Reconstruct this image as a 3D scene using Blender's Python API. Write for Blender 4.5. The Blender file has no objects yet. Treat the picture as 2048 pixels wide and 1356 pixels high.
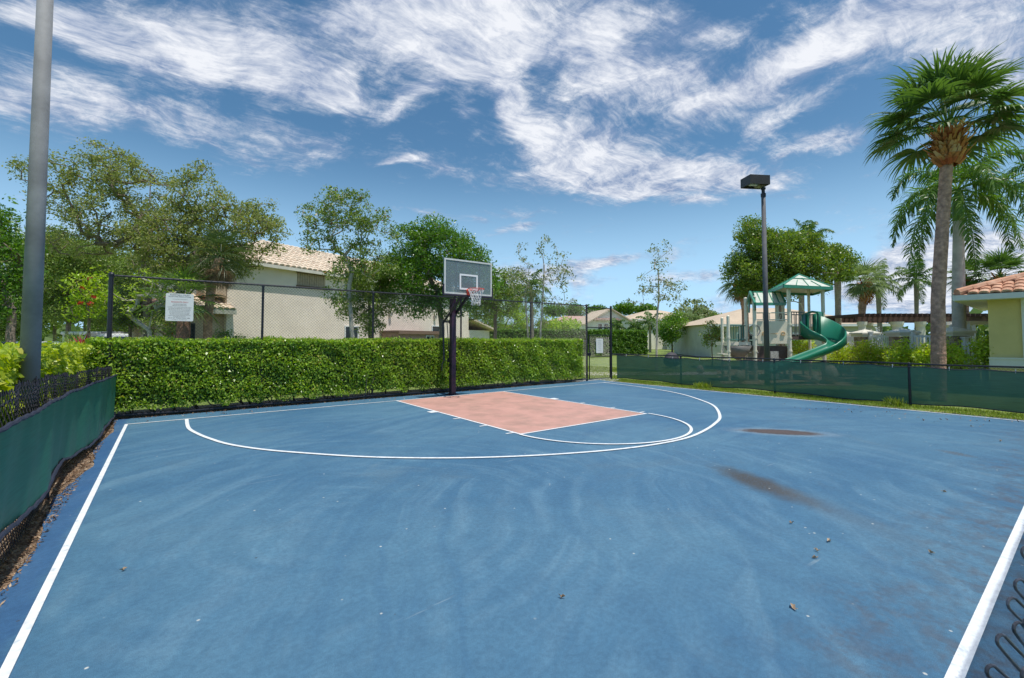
import bpy, math, random
import numpy as np
from mathutils import Vector
random.seed(7); rng = np.random.default_rng(7)
SC = bpy.context.scene; COL = SC.collection
R = math.radians
# ------------------------------------------------------------------ camera
CAMH, FPX, YAW, PITCH, PY0, PX0 = 1.7, 899.5, 0.6523, 0.0392, 642.75, 1024.0
cd = bpy.data.cameras.new('camera'); cam = bpy.data.objects.new('camera', cd); COL.objects.link(cam)
cam.location = (0, 0, CAMH); cam.rotation_euler = (math.pi/2 + PITCH, 0, -YAW)
cd.sensor_width = 36; cd.lens = FPX/2048*36; cd.shift_y = (PY0-678)/2048
cd.clip_start = 0.05; cd.clip_end = 6000
SC.camera = cam
# ------------------------------------------------------------------ light
SUN_EL, SUN_AZ = R(71.5), R(170)          # azimuth from +Y towards +X
sd = Vector((math.sin(SUN_AZ)*math.cos(SUN_EL), math.cos(SUN_AZ)*math.cos(SUN_EL), math.sin(SUN_EL)))
sl = bpy.data.lights.new('sun', 'SUN'); sl.energy = 2.4; sl.angle = R(0.6); sl.color = (1, .955, .88)
so = bpy.data.objects.new('sun', sl); COL.objects.link(so); so.location = (0, 0, 30)
so.rotation_euler = sd.to_track_quat('Z', 'Y').to_euler()
SC.view_settings.view_transform = 'Standard'; SC.view_settings.look = 'None'
SC.view_settings.exposure = 0.82; SC.view_settings.gamma = 1
SC.cycles.use_denoising = True
try: SC.cycles.denoiser = 'OPENIMAGEDENOISE'
except Exception: pass
SC.cycles.max_bounces = 8; SC.cycles.transparent_max_bounces = 24
SC.cycles.caustics_reflective = False; SC.cycles.caustics_refractive = False

# pixel (2048 wide photo) -> world
_F = np.array([math.sin(YAW)*math.cos(PITCH), math.cos(YAW)*math.cos(PITCH), math.sin(PITCH)])
_R = np.array([math.cos(YAW), -math.sin(YAW), 0.0]); _U = np.cross(_R, _F)
C0 = np.array([0, 0, CAMH])
def ray(x, y): return _F + _R*(x-PX0)/FPX - _U*(y-PY0)/FPX
def P(x, y, d): return C0 + d*ray(x, y)
def G(x, y, z=0.0):
    r = ray(x, y); return C0 + r*((z-CAMH)/r[2])
PZ = G
def H(x, d, z=0.0):
    p = P(x, 678, d); return np.array([p[0], p[1], z])
def zof(y, d): return P(1024, y, d)[2]

# ------------------------------------------------------------------ world
W = bpy.data.worlds.new('World'); SC.world = W; W.use_nodes = True
def build_world():
    nt = W.node_tree; N = nt.nodes; L = nt.links; N.clear()
    out = N.new('ShaderNodeOutputWorld'); bg = N.new('ShaderNodeBackground')
    L.new(bg.outputs[0], out.inputs[0]); bg.inputs[1].default_value = 0.115
    def M(op, a, b=None, c=None):
        n = N.new('ShaderNodeMath'); n.operation = op
        for i, v in enumerate((a, b, c)):
            if v is None: continue
            if isinstance(v, (int, float)): n.inputs[i].default_value = v
            else: L.new(v, n.inputs[i])
        return n.outputs[0]
    sky = N.new('ShaderNodeTexSky'); sky.sky_type = 'NISHITA'; sky.sun_disc = False
    sky.sun_elevation = SUN_EL; sky.sun_rotation = SUN_AZ; sky.ozone_density = 2.2; sky.dust_density = .6; sky.air_density = 1.0
    hs = N.new('ShaderNodeHueSaturation'); hs.inputs['Saturation'].default_value = 1.2; hs.inputs['Value'].default_value = .58; hs.inputs['Hue'].default_value = .490
    L.new(sky.outputs[0], hs.inputs['Color'])
    tc = N.new('ShaderNodeTexCoord'); sp = N.new('ShaderNodeSeparateXYZ'); L.new(tc.outputs['Generated'], sp.inputs[0])
    hz = N.new('ShaderNodeMapRange'); hz.interpolation_type = 'SMOOTHERSTEP'; L.new(sp.outputs[2], hz.inputs[0])
    hz.inputs[1].default_value = -.02; hz.inputs[2].default_value = .42; hz.inputs[3].default_value = .92; hz.inputs[4].default_value = 0.0
    hb = N.new('ShaderNodeMixRGB'); L.new(hz.outputs[0], hb.inputs[0]); L.new(hs.outputs[0], hb.inputs[1]); hb.inputs[2].default_value = (2.5, 4.1, 5.7, 1)
    zz = M('ADD', M('MAXIMUM', sp.outputs[2], 0.0), 0.10)
    u = M('DIVIDE', sp.outputs[0], zz); v = M('DIVIDE', sp.outputs[1], zz)
    cv = N.new('ShaderNodeCombineXYZ'); L.new(u, cv.inputs[0]); L.new(v, cv.inputs[1])
    def uv(px, py):
        r = ray(px, py); r = r/np.linalg.norm(r); z = max(r[2], 0)+.10
        return np.array([r[0]/z, r[1]/z])
    def noise(scale, detail, rough, vec, dist=0.0, w=None):
        n = N.new('ShaderNodeTexNoise'); n.inputs['Scale'].default_value = scale; n.inputs['Detail'].default_value = detail
        n.inputs['Roughness'].default_value = rough; n.inputs['Distortion'].default_value = dist
        L.new(vec, n.inputs['Vector']); return n
    # warped coordinates make wisps
    wn = noise(1.6, 3, .5, cv.outputs[0])
    s1 = N.new('ShaderNodeVectorMath'); s1.operation = 'SUBTRACT'; L.new(wn.outputs['Color'], s1.inputs[0]); s1.inputs[1].default_value = (.5, .5, .5)
    s2 = N.new('ShaderNodeVectorMath'); s2.operation = 'SCALE'; L.new(s1.outputs[0], s2.inputs[0]); s2.inputs['Scale'].default_value = .38
    s3 = N.new('ShaderNodeVectorMath'); s3.operation = 'ADD'; L.new(cv.outputs[0], s3.inputs[0]); L.new(s2.outputs[0], s3.inputs[1])
    wv = s3.outputs[0]
    # centre x, y, direction deg (image, + = down to the right), half length, half width, strength
    blobs = [
        (280, 95, 12, 190, 60, .85), (480, 120, 16, 210, 60, 1.0), (620, 175, 20, 120, 40, .8), (760, 60, 30, 130, 80, .85),
        (930, 90, 60, 120, 80, .8), (1060, 60, 10, 160, 70, .75), (60, 20, 0, 90, 40, .6),
        (130, 215, 10, 260, 42, .62), (370, 265, 14, 180, 26, .5), (560, 270, 10, 150, 20, .45),
        (820, 205, -32, 80, 20, .62), (930, 235, 60, 34, 20, .55),
        (1015, 225, 62, 62, 20, .95), (1075, 290, 40, 66, 28, .95), (1190, 320, 6, 150, 50, 1.1), (1290, 372, 2, 160, 22, .8),
        (1470, 352, 6, 130, 26, .9), (1240, 150, 35, 150, 95, .62), (1360, 170, 80, 60, 60, .62),
        (1470, 190, -32, 120, 26, .95), (1600, 130, -34, 150, 30, .85), (1560, 235, -30, 110, 22, .75), (1640, 285, -8, 110, 22, .8),
        (1900, 60, 0, 230, 90, .66), (1700, 60, -30, 150, 40, .55), (1990, 160, 0, 120, 60, .5),
        (1200, 525, -8, 130, 14, 1.0), (1000, 462, -10, 55, 10, .8), (1400, 550, -2, 140, 12, .6), (1130, 560, 0, 120, 16, .6), (700, 320, 5, 120, 16, .4), (1050, 425, -4, 90, 12, .45),
        (930, 440, 10, 26, 8, .5), (855, 424, 10, 22, 8, .5), (890, 345, 10, 60, 10, .5), (800, 335, -10, 34, 7, .75),
        (1390, 400, 0, 60, 12, .5), (1280, 395, -20, 40, 12, .35), (1150, 200, 0, 100, 50, .45),
        (1900, 530, -3, 170, 38, 1.5), (1830, 590, 0, 200, 40, 1.2), (2030, 560, 0, 120, 60, 1.4), (1000, 560, 0, 90, 30, .5),
        (100, 560, 0, 160, 50, .6), (700, 20, 0, 200, 30, .5), (1350, 40, 20, 140, 40, .5),
        (2400, 120, -20, 250, 80, .7), (-350, 180, 10, 300, 70, .7), (700, -250, 20, 400, 120, .7), (1500, -300, -10, 400, 120, .7),
    ]
    tot = None
    for (cx, cy, a, hl, hw, st) in blobs:
        c = uv(cx, cy); ar = R(a)
        e1 = uv(cx+hl*.5*math.cos(ar), cy+hl*.5*math.sin(ar)) - uv(cx-hl*.5*math.cos(ar), cy-hl*.5*math.sin(ar))
        e2 = uv(cx-hw*.5*math.sin(ar), cy+hw*.5*math.cos(ar)) - uv(cx+hw*.5*math.sin(ar), cy-hw*.5*math.cos(ar))
        Mi = np.linalg.inv(np.array([e1, e2]).T)
        sub = N.new('ShaderNodeVectorMath'); sub.operation = 'SUBTRACT'; L.new(wv, sub.inputs[0]); sub.inputs[1].default_value = (c[0], c[1], 0)
        mp = []
        for r_ in Mi:
            d = N.new('ShaderNodeVectorMath'); d.operation = 'DOT_PRODUCT'; L.new(sub.outputs[0], d.inputs[0]); d.inputs[1].default_value = (r_[0], r_[1], 0)
            mp.append(d.outputs['Value'])
        q = M('ADD', M('MULTIPLY', mp[0], mp[0]), M('MULTIPLY', mp[1], mp[1]))
        g = M('MULTIPLY', M('POWER', 2.718, M('MULTIPLY', q, -0.8)), st)
        tot = g if tot is None else M('ADD', tot, g)
    tot = M('MINIMUM', tot, 1.5)
    n1 = noise(2.6, 9, .62, wv, .25); n2 = noise(8.0, 10, .72, wv, .2)
    # the bank of cumulus low on the horizon has its own finer lookup by direction
    n3 = noise(9.0, 6, .6, tc.outputs['Generated'], .2)
    smp = N.new('ShaderNodeMapping'); smp.inputs['Rotation'].default_value = (0, 0, -.5); smp.inputs['Scale'].default_value = (9, 30, 1); L.new(wv, smp.inputs[0])
    n5 = noise(1.0, 6, .7, smp.outputs[0], .5)
    nz = M('ADD', M('ADD', M('MULTIPLY', n1.outputs[0], .46), M('MULTIPLY', n2.outputs[0], .42)), M('MULTIPLY', n5.outputs[0], .12))
    low = M('SMOOTH_MIN', 1.0, M('MAXIMUM', 0.0, M('MULTIPLY', M('SUBTRACT', .28, sp.outputs[2]), 6.0)), .2)
    nzz = M('ADD', M('MULTIPLY', nz, M('SUBTRACT', 1.0, low)), M('MULTIPLY', n3.outputs[0], low))
    elv = N.new('ShaderNodeMapRange'); L.new(sp.outputs[2], elv.inputs[0]); elv.inputs[1].default_value = .15; elv.inputs[2].default_value = .55; elv.inputs[3].default_value = .04; elv.inputs[4].default_value = .12
    dens = M('ADD', M('ADD', M('MULTIPLY', tot, .80), elv.outputs[0]), M('MULTIPLY', M('SUBTRACT', nzz, .5), 2.9))
    mr = N.new('ShaderNodeMapRange'); mr.interpolation_type = 'SMOOTHSTEP'; L.new(dens, mr.inputs[0])
    mr.inputs[1].default_value = .16; mr.inputs[2].default_value = .86; mr.inputs[3].default_value = 0.0; mr.inputs[4].default_value = 1.0
    # cloud brightness
    n4 = noise(5.0, 9, .68, wv, .4)
    cr = N.new('ShaderNodeMapRange'); L.new(M('ADD', M('ADD', M('MULTIPLY', n4.outputs[0], .7), M('MULTIPLY', n5.outputs[0], .3)), M('MULTIPLY', dens, .10)), cr.inputs[0])
    cr.inputs[1].default_value = .47; cr.inputs[2].default_value = .70; cr.inputs[3].default_value = 0.0; cr.inputs[4].default_value = 1.0
    cc = N.new('ShaderNodeMixRGB'); L.new(cr.outputs[0], cc.inputs[0])
    cc.inputs[1].default_value = (1.35, 1.8, 2.75, 1); cc.inputs[2].default_value = (4.6, 4.7, 4.95, 1)
    mx = N.new('ShaderNodeMixRGB'); L.new(M('MULTIPLY', mr.outputs[0], .95), mx.inputs[0]); L.new(hb.outputs[0], mx.inputs[1]); L.new(cc.outputs[0], mx.inputs[2])
    L.new(mx.outputs[0], bg.inputs[0])
build_world()

# ------------------------------------------------------------------ materials
MATS = {}
def nodes_of(m): return m.node_tree.nodes, m.node_tree.links
def mat(name, col, rough=.7, metal=0.0, noise=None, bump=None, spec=None, coat=0, two=None):
    """noise=(scale, amount) value mottling; bump=(scale, strength, distance); two=(colour2, scale, lo, hi) patches"""
    if name in MATS: return MATS[name]
    m = bpy.data.materials.new(name); m.use_nodes = True; N, L = nodes_of(m); b = N['Principled BSDF']
    b.inputs['Base Color'].default_value = (*col, 1); b.inputs['Roughness'].default_value = rough; b.inputs['Metallic'].default_value = metal
    if spec is not None: b.inputs['Specular IOR Level'].default_value = spec
    tc = N.new('ShaderNodeTexCoord'); src = None
    if two:
        n = N.new('ShaderNodeTexNoise'); n.inputs['Scale'].default_value = two[1]; n.inputs['Detail'].default_value = 6; n.inputs['Roughness'].default_value = .65
        L.new(tc.outputs['Object'], n.inputs['Vector'])
        r = N.new('ShaderNodeMapRange'); r.inputs[1].default_value = two[2]; r.inputs[2].default_value = two[3]; L.new(n.outputs[0], r.inputs[0])
        x = N.new('ShaderNodeMixRGB'); L.new(r.outputs[0], x.inputs[0]); x.inputs[1].default_value = (*col, 1); x.inputs[2].default_value = (*two[0], 1); src = x.outputs[0]
    if noise:
        n = N.new('ShaderNodeTexNoise'); n.inputs['Scale'].default_value = noise[0]; n.inputs['Detail'].default_value = 5; n.inputs['Roughness'].default_value = .6
        L.new(tc.outputs['Object'], n.inputs['Vector'])
        r = N.new('ShaderNodeMapRange'); r.inputs[1].default_value = .3; r.inputs[2].default_value = .7
        r.inputs[3].default_value = 1-noise[1]; r.inputs[4].default_value = 1+noise[1]; L.new(n.outputs[0], r.inputs[0])
        h = N.new('ShaderNodeHueSaturation'); L.new(r.outputs[0], h.inputs['Value'])
        if src is not None: L.new(src, h.inputs['Color'])
        else: h.inputs['Color'].default_value = (*col, 1)
        src = h.outputs[0]
    if src is not None: L.new(src, b.inputs['Base Color'])
    if bump:
        n = N.new('ShaderNodeTexNoise'); n.inputs['Scale'].default_value = bump[0]; n.inputs['Detail'].default_value = 4
        L.new(tc.outputs['Object'], n.inputs['Vector'])
        bp = N.new('ShaderNodeBump'); bp.inputs['Strength'].default_value = bump[1]; bp.inputs['Distance'].default_value = bump[2]
        L.new(n.outputs[0], bp.inputs['Height']); L.new(bp.outputs[0], b.inputs['Normal'])
    MATS[name] = m; return m
def leafmat(name, c1, c2, c3=None, trans=.35, rough=.45):
    """leaf colour runs c1 -> c2 (-> c3) over the per-leaf tint attribute"""
    if name in MATS: return MATS[name]
    m = bpy.data.materials.new(name); m.use_nodes = True; N, L = nodes_of(m); b = N['Principled BSDF']; o = N['Material Output']
    k_ = 1.6 if 'leaf' in name and 'dead' not in name and 'base' not in name else 1.3
    c1, c2 = [tuple(min(q*k_, .62) for q in c) for c in (c1, c2)]
    at = N.new('ShaderNodeAttribute'); at.attribute_name = 'tint'
    r = N.new('ShaderNodeValToRGB'); e = r.color_ramp.elements
    e[0].color = (*c1, 1); e[1].color = (*c2, 1)
    if c3:
        e[1].position = .8; k = e.new(1.0); k.color = (*c3, 1); e[1].color = (*c2, 1)
    L.new(at.outputs['Fac'], r.inputs[0]); L.new(r.outputs[0], b.inputs['Base Color'])
    b.inputs['Roughness'].default_value = rough; b.inputs['Specular IOR Level'].default_value = .5
    t = N.new('ShaderNodeBsdfTranslucent'); mx = N.new('ShaderNodeMixShader'); mx.inputs[0].default_value = trans
    hh = N.new('ShaderNodeHueSaturation'); hh.inputs['Saturation'].default_value = 1.15; hh.inputs['Value'].default_value = 1.5; L.new(r.outputs[0], hh.inputs['Color']); L.new(hh.outputs[0], t.inputs[0])
    L.new(b.outputs[0], mx.inputs[1]); L.new(t.outputs[0], mx.inputs[2]); L.new(mx.outputs[0], o.inputs[0])
    MATS[name] = m; return m

BLACK = mat('black_vinyl', (.013, .014, .022), .38, 0, (30, .25))
WIRE = mat('black_wire', (.02, .02, .028), .32, 0)
WIRE2 = mat('worn_wire', (.05, .045, .062), .35, .3, (60, .5))
WHITE = mat('white_paint', (.78, .79, .78), .5, 0, (6, .06))
CREAMP = mat('cream_post', (.82, .77, .62), .5, 0, (9, .10))

# ------------------------------------------------------------------ mesh helpers
class MB:
    def __init__(s): s.v = []; s.f = []; s.mi = []; s.cur = 0
    def face(s, *pts):
        n = len(s.v); s.v += [tuple(p) for p in pts]; s.f.append(tuple(range(n, n+len(pts)))); s.mi.append(s.cur)
    def box(s, c, size, rz=0.0, ax=None):
        c = np.array(c, float); h = np.array(size, float)/2
        if ax is None:
            a = np.array([math.cos(rz), math.sin(rz), 0]); b = np.array([-math.sin(rz), math.cos(rz), 0]); z = np.array([0, 0, 1.])
        else: a, b, z = [np.array(q, float) for q in ax]
        n = len(s.v)
        for k in range(8):
            sx = 1 if k & 1 else -1; sy = 1 if k & 2 else -1; sz = 1 if k & 4 else -1
            s.v.append(tuple(c+a*h[0]*sx+b*h[1]*sy+z*h[2]*sz))
        for q in ((0, 2, 3, 1), (4, 5, 7, 6), (0, 1, 5, 4), (2, 6, 7, 3), (0, 4, 6, 2), (1, 3, 7, 5)):
            s.f.append(tuple(n+i for i in q)); s.mi.append(s.cur)
        return s
    def bar(s, a, b, w, h, up=(0, 0, 1)):
        a = np.array(a, float); b = np.array(b, float); d = b-a; l = np.linalg.norm(d); d = d/l
        up = np.array(up, float); sd_ = np.cross(up, d)
        if np.linalg.norm(sd_) < 1e-4: sd_ = np.array([1., 0, 0])
        sd_ /= np.linalg.norm(sd_); u = np.cross(d, sd_)
        return s.box((a+b)/2, (l, w, h), ax=(d, sd_, u))
    def tube(s, pts, rad, n=8, cap=True, closed=False):
        pts = [np.array(p, float) for p in pts]; k = len(pts)
        if isinstance(rad, (int, float)): rad = [rad]*k
        base = len(s.v); prev = None
        for i, p in enumerate(pts):
            if closed: t = pts[(i+1) % k]-pts[i-1]
            else: t = pts[min(i+1, k-1)]-pts[max(i-1, 0)]
            t = t/(np.linalg.norm(t)+1e-9)
            if prev is None:
                a = np.cross(t, [0, 0, 1.]) if abs(t[2]) < .95 else np.cross(t, [1., 0, 0])
            else: a = prev-t*np.dot(prev, t)
            a = a/(np.linalg.norm(a)+1e-9); prev = a; b = np.cross(t, a)
            for j in range(n):
                an = 2*math.pi*j/n; s.v.append(tuple(p+rad[i]*(a*math.cos(an)+b*math.sin(an))))
        rng_ = k if closed else k-1
        for i in range(rng_):
            i2 = (i+1) % k
            for j in range(n):
                s.f.append((base+i*n+j, base+i*n+(j+1) % n, base+i2*n+(j+1) % n, base+i2*n+j)); s.mi.append(s.cur)
        if cap and not closed:
            s.f.append(tuple(base+j for j in reversed(range(n)))); s.mi.append(s.cur)
            s.f.append(tuple(base+(k-1)*n+j for j in range(n))); s.mi.append(s.cur)
        return s
    def lathe(s, c, prof, n=16):
        c = np.array(c, float); base = len(s.v)
        for r, z in prof:
            for j in range(n):
                a = 2*math.pi*j/n; s.v.append((c[0]+r*math.cos(a), c[1]+r*math.sin(a), c[2]+z))
        for i in range(len(prof)-1):
            for j in range(n):
                s.f.append((base+i*n+j, base+i*n+(j+1) % n, base+(i+1)*n+(j+1) % n, base+(i+1)*n+j)); s.mi.append(s.cur)
        s.f.append(tuple(base+j for j in reversed(range(n)))); s.mi.append(s.cur)
        s.f.append(tuple(base+(len(prof)-1)*n+j for j in range(n))); s.mi.append(s.cur)
        return s
    def build(s, name, m, parent=None, smooth=False):
        me = bpy.data.meshes.new(name); me.from_pydata(s.v, [], s.f); 
        for k in (m if isinstance(m, (list, tuple)) else [m]): me.materials.append(k)
        if isinstance(m, (list, tuple)): me.polygons.foreach_set('material_index', s.mi)
        if smooth: me.polygons.foreach_set('use_smooth', [True]*len(me.polygons))
        me.update(); return link(name, me, parent)
def link(name, me, parent=None):
    o = bpy.data.objects.new(name, me); COL.objects.link(o)
    if parent is not None:
        o.parent = parent; o.matrix_parent_inverse = parent.matrix_basis.inverted()
    return o
def tag(o, label=None, cat=None, group=None, kind=None):
    if label: o['label'] = label
    if cat: o['category'] = cat
    if group: o['group'] = group
    if kind: o['kind'] = kind
    return o
def thing(name, label, cat, loc, group=None):
    o = bpy.data.objects.new(name, None); COL.objects.link(o); o.location = tuple(float(q) for q in loc)
    o.empty_display_size = .2
    return tag(o, label, cat, group)
def np_mesh(name, V, nper, m, parent=None, tint=None, smooth=False):
    """V: (F, nper, 3) faces of nper own vertices"""
    F = len(V); me = bpy.data.meshes.new(name)
    me.vertices.add(F*nper); me.vertices.foreach_set('co', np.ascontiguousarray(V, dtype=np.float32).ravel())
    me.loops.add(F*nper); me.loops.foreach_set('vertex_index', np.arange(F*nper, dtype=np.int32))
    me.polygons.add(F); me.polygons.foreach_set('loop_start', np.arange(0, F*nper, nper, dtype=np.int32))
    me.polygons.foreach_set('loop_total', np.full(F, nper, dtype=np.int32))
    if tint is not None:
        a = me.attributes.new('tint', 'FLOAT', 'FACE'); a.data.foreach_set('value', np.ascontiguousarray(tint, dtype=np.float32))
    me.materials.append(m); me.update(calc_edges=True)
    return link(name, me, parent)
def unit(a): return a/(np.linalg.norm(a, axis=-1, keepdims=True)+1e-9)
def leaves(C, size, aspect=.55, up=.5, dirs=None, sizevar=.35):
    """diamond leaves, slightly folded, at centres C"""
    n = len(C); nrm = unit(rng.normal(size=(n, 3))*[1, 1, .8]+np.array([0, 0, up]))
    if dirs is None: d = rng.normal(size=(n, 3))
    else: d = dirs+rng.normal(size=(n, 3))*.5
    d = unit(d-nrm*np.sum(d*nrm, 1, keepdims=True)); s = np.cross(nrm, d)
    L = (size*(1+sizevar*rng.normal(size=n)).clip(.45, 1.8))[:, None]; w = L*aspect*.5
    V = np.stack([C-d*L*.5, C-d*L*.05+s*w+nrm*w*.35, C+d*L*.5-nrm*L*.06, C-d*L*.05-s*w+nrm*w*.35], 1)
    return V
def ball(n, shell=0.0):
    v = unit(rng.normal(size=(n, 3))); r = rng.random(n)**(1/3.); r = shell+(1-shell)*r
    return v*r[:, None]

# ------------------------------------------------------------------ ground
def ground_material():
    m = bpy.data.materials.new('lawn'); m.use_nodes = True; N, L = nodes_of(m); b = N['Principled BSDF']
    tc = N.new('ShaderNodeTexCoord')
    n = N.new('ShaderNodeTexNoise'); n.inputs['Scale'].default_value = .35; n.inputs['Detail'].default_value = 8; n.inputs['Roughness'].default_value = .7; L.new(tc.outputs['Object'], n.inputs['Vector'])
    n2 = N.new('ShaderNodeTexNoise'); n2.inputs['Scale'].default_value = 22; n2.inputs['Detail'].default_value = 5; L.new(tc.outputs['Object'], n2.inputs['Vector'])
    r = N.new('ShaderNodeValToRGB'); e = r.color_ramp.elements; e[0].position = .3; e[0].color = (.10, .17, .028, 1); e[1].position = .72; e[1].color = (.24, .30, .07, 1)
    L.new(n.outputs[0], r.inputs[0])
    mx = N.new('ShaderNodeMixRGB'); mx.blend_type = 'MULTIPLY'; mx.inputs[0].default_value = .7; L.new(r.outputs[0], mx.inputs[1])
    r2 = N.new('ShaderNodeValToRGB'); r2.color_ramp.elements[0].position = .3; r2.color_ramp.elements[0].color = (.5, .5, .45, 1); r2.color_ramp.elements[1].position = .7; r2.color_ramp.elements[1].color = (1.3, 1.3, 1.1, 1)
    L.new(n2.outputs[0], r2.inputs[0]); L.new(r2.outputs[0], mx.inputs[2]); L.new(mx.outputs[0], b.inputs['Base Color'])
    b.inputs['Roughness'].default_value = .9
    bp = N.new('ShaderNodeBump'); bp.inputs['Strength'].default_value = .6; bp.inputs['Distance'].default_value = .03; L.new(n2.outputs[0], bp.inputs['Height']); L.new(bp.outputs[0], b.inputs['Normal'])
    return m
def sheet(name, pts, z, m, kind='structure'):
    b = MB(); b.face(*[(p[0], p[1], z) for p in pts]); return tag(b.build(name, m), kind=kind)
sheet('ground', [(-2500, -2500), (2500, -2500), (2500, 2500), (-2500, 2500)], -.03, ground_material())

SX0, SX1, BY, NY = -.62, 14.07, 11.82, .47
def court_material():
    m = bpy.data.materials.new('blue_court_paint'); m.use_nodes = True; N, L = nodes_of(m); b = N['Principled BSDF']
    tc = N.new('ShaderNodeTexCoord'); O = tc.outputs['Object']
    def noise(s, d=5, r=.6, vec=O, dist=0):
        n = N.new('ShaderNodeTexNoise'); n.inputs['Scale'].default_value = s; n.inputs['Detail'].default_value = d; n.inputs['Roughness'].default_value = r; n.inputs['Distortion'].default_value = dist
        L.new(vec, n.inputs['Vector']); return n.outputs[0]
    def Mt(op, a, b_=None):
        n = N.new('ShaderNodeMath'); n.operation = op
        for i, v in enumerate((a, b_)):
            if v is None: continue
            if isinstance(v, (int, float)): n.inputs[i].default_value = v
            else: L.new(v, n.inputs[i])
        return n.outputs[0]
    def rng_(v, a, b_, c=0., d=1., smooth=True):
        n = N.new('ShaderNodeMapRange'); n.interpolation_type = 'SMOOTHSTEP' if smooth else 'LINEAR'
        L.new(v, n.inputs[0])
        for i, q in enumerate((a, b_, c, d)): n.inputs[i+1].default_value = q
        return n.outputs[0]
    def mix(f, c1, c2, mode='MIX'):
        n = N.new('ShaderNodeMixRGB'); n.blend_type = mode
        for i, v in enumerate((f, c1, c2)):
            if isinstance(v, (int, float)): n.inputs[i].default_value = v
            elif isinstance(v, tuple): n.inputs[i].default_value = (*v, 1)
            else: L.new(v, n.inputs[i])
        return n.outputs[0]
    sp = N.new('ShaderNodeSeparateXYZ'); L.new(O, sp.inputs[0])
    # squeegee arcs: rings of the resurfacing tool, polar noise about two centres
    def arcs(cx, cy, ks, ka):
        dx = Mt('SUBTRACT', sp.outputs[0], cx); dy = Mt('SUBTRACT', sp.outputs[1], cy)
        wob = Mt('MULTIPLY', Mt('SUBTRACT', noise(.4, 3), .5), .9)
        r = Mt('ADD', Mt('SQRT', Mt('ADD', Mt('MULTIPLY', dx, dx), Mt('MULTIPLY', dy, dy))), wob); a = Mt('ARCTAN2', dy, dx)
        c = N.new('ShaderNodeCombineXYZ'); L.new(Mt('MULTIPLY', r, ks), c.inputs[0]); L.new(Mt('MULTIPLY', a, ka), c.inputs[1])
        return noise(1.0, 4, .55, c.outputs[0], .4)
    a1 = arcs(1.2, 4.4, 5.5, 1.5); a2 = arcs(8.2, -.5, 4.2, 1.4)
    big = noise(.32, 4, .55); sel = rng_(noise(.25, 2), .4, .6)
    st = mix(sel, a1, a2)
    base = mix(rng_(big, .3, .7), (.049, .138, .238), (.082, .186, .276))
    base = mix(Mt('MULTIPLY', rng_(st, .46, .74), .42), base, (.152, .275, .365))
    base = mix(Mt('MULTIPLY', rng_(a2, .5, .30), .22), base, (.028, .098, .208))
    # the fresher, deeper blue coat outside the left sideline and along the near edge
    edge = rng_(Mt('ADD', sp.outputs[0], Mt('MULTIPLY', Mt('SUBTRACT', noise(2.2), .5), .25)), -.70, -.55, 1., 0.)
    base = mix(Mt('MULTIPLY', edge, .55), base, (.018, .074, .225))
    # greyed paint round the key
    grey = rng_(noise(.6, 5, .7, dist=.5), .52, .75)
    base = mix(Mt('MULTIPLY', grey, .35), base, (.115, .175, .215))
    # worn patches showing asphalt
    def spot(cx, cy, ang, hl, hw, soft=.5, nsc=5., na=.9):
        c, s = math.cos(ang), math.sin(ang)
        dx = Mt('SUBTRACT', sp.outputs[0], cx); dy = Mt('SUBTRACT', sp.outputs[1], cy)
        u = Mt('DIVIDE', Mt('ADD', Mt('MULTIPLY', dx, c), Mt('MULTIPLY', dy, s)), hl)
        v = Mt('DIVIDE', Mt('SUBTRACT', Mt('MULTIPLY', dy, c), Mt('MULTIPLY', dx, s)), hw)
        q = Mt('SQRT', Mt('ADD', Mt('MULTIPLY', u, u), Mt('MULTIPLY', v, v)))
        q = Mt('ADD', q, Mt('MULTIPLY', Mt('SUBTRACT', noise(nsc, 6, .7), .5), na))
        return rng_(q, 1-soft, 1+soft*.4, 1., 0.)
    g1 = G(1560, 864); a_ = math.atan2(*(G(1650, 868)-G(1480, 860))[[1, 0]])
    g2 = G(1515, 965); b_ = math.atan2(*(G(1600, 1000)-G(1455, 940))[[1, 0]])
    g2b = G(1640, 1010); g3 = G(1912, 907); g4 = G(2020, 1000)
    fine = noise(60, 3, .6)
    grit = Mt('MULTIPLY', rng_(fine, .35, .6), 1.0)
    base = mix(Mt('MULTIPLY', spot(g1[0], g1[1], a_, .95, .36, .7), .55), base, (.30, .36, .40))
    base = mix(Mt('MULTIPLY', spot(g1[0], g1[1], a_, .72, .26, .35, 7, .5), .95), base, (.075, .052, .045))
    base = mix(Mt('MULTIPLY', spot(g1[0], g1[1], a_, .50, .13, .25, 9, .3), .5), base, (.115, .085, .08))
    base = mix(Mt('MULTIPLY', Mt('MULTIPLY', spot(g2[0], g2[1], b_, .80, .26, .7), rng_(fine, .25, .5)), .95), base, (.06, .055, .05))
    base = mix(Mt('MULTIPLY', spot(g2b[0], g2b[1], b_, 1.0, .22, 1.0), .3), base, (.11, .115, .12))
    base = mix(Mt('MULTIPLY', Mt('MULTIPLY', spot(g3[0], g3[1], b_, .26, .12, .7), grit), .8), base, (.10, .09, .08))
    nearw = rng_(Mt('ADD', sp.outputs[1], Mt('MULTIPLY', Mt('SUBTRACT', noise(1.3, 6, .7), .5), 2.4)), .2, 1.5, 1., 0.)
    nearw = Mt('MULTIPLY', nearw, rng_(sp.outputs[0], 1.2, 2.6))
    base = mix(Mt('MULTIPLY', Mt('MULTIPLY', nearw, rng_(noise(5, 6, .75), .42, .62)), .7), base, (.085, .085, .10))
    # chips, specks and scuffs
    vo = N.new('ShaderNodeTexVoronoi'); vo.inputs['Scale'].default_value = 4.6; L.new(O, vo.inputs['Vector'])
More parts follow.
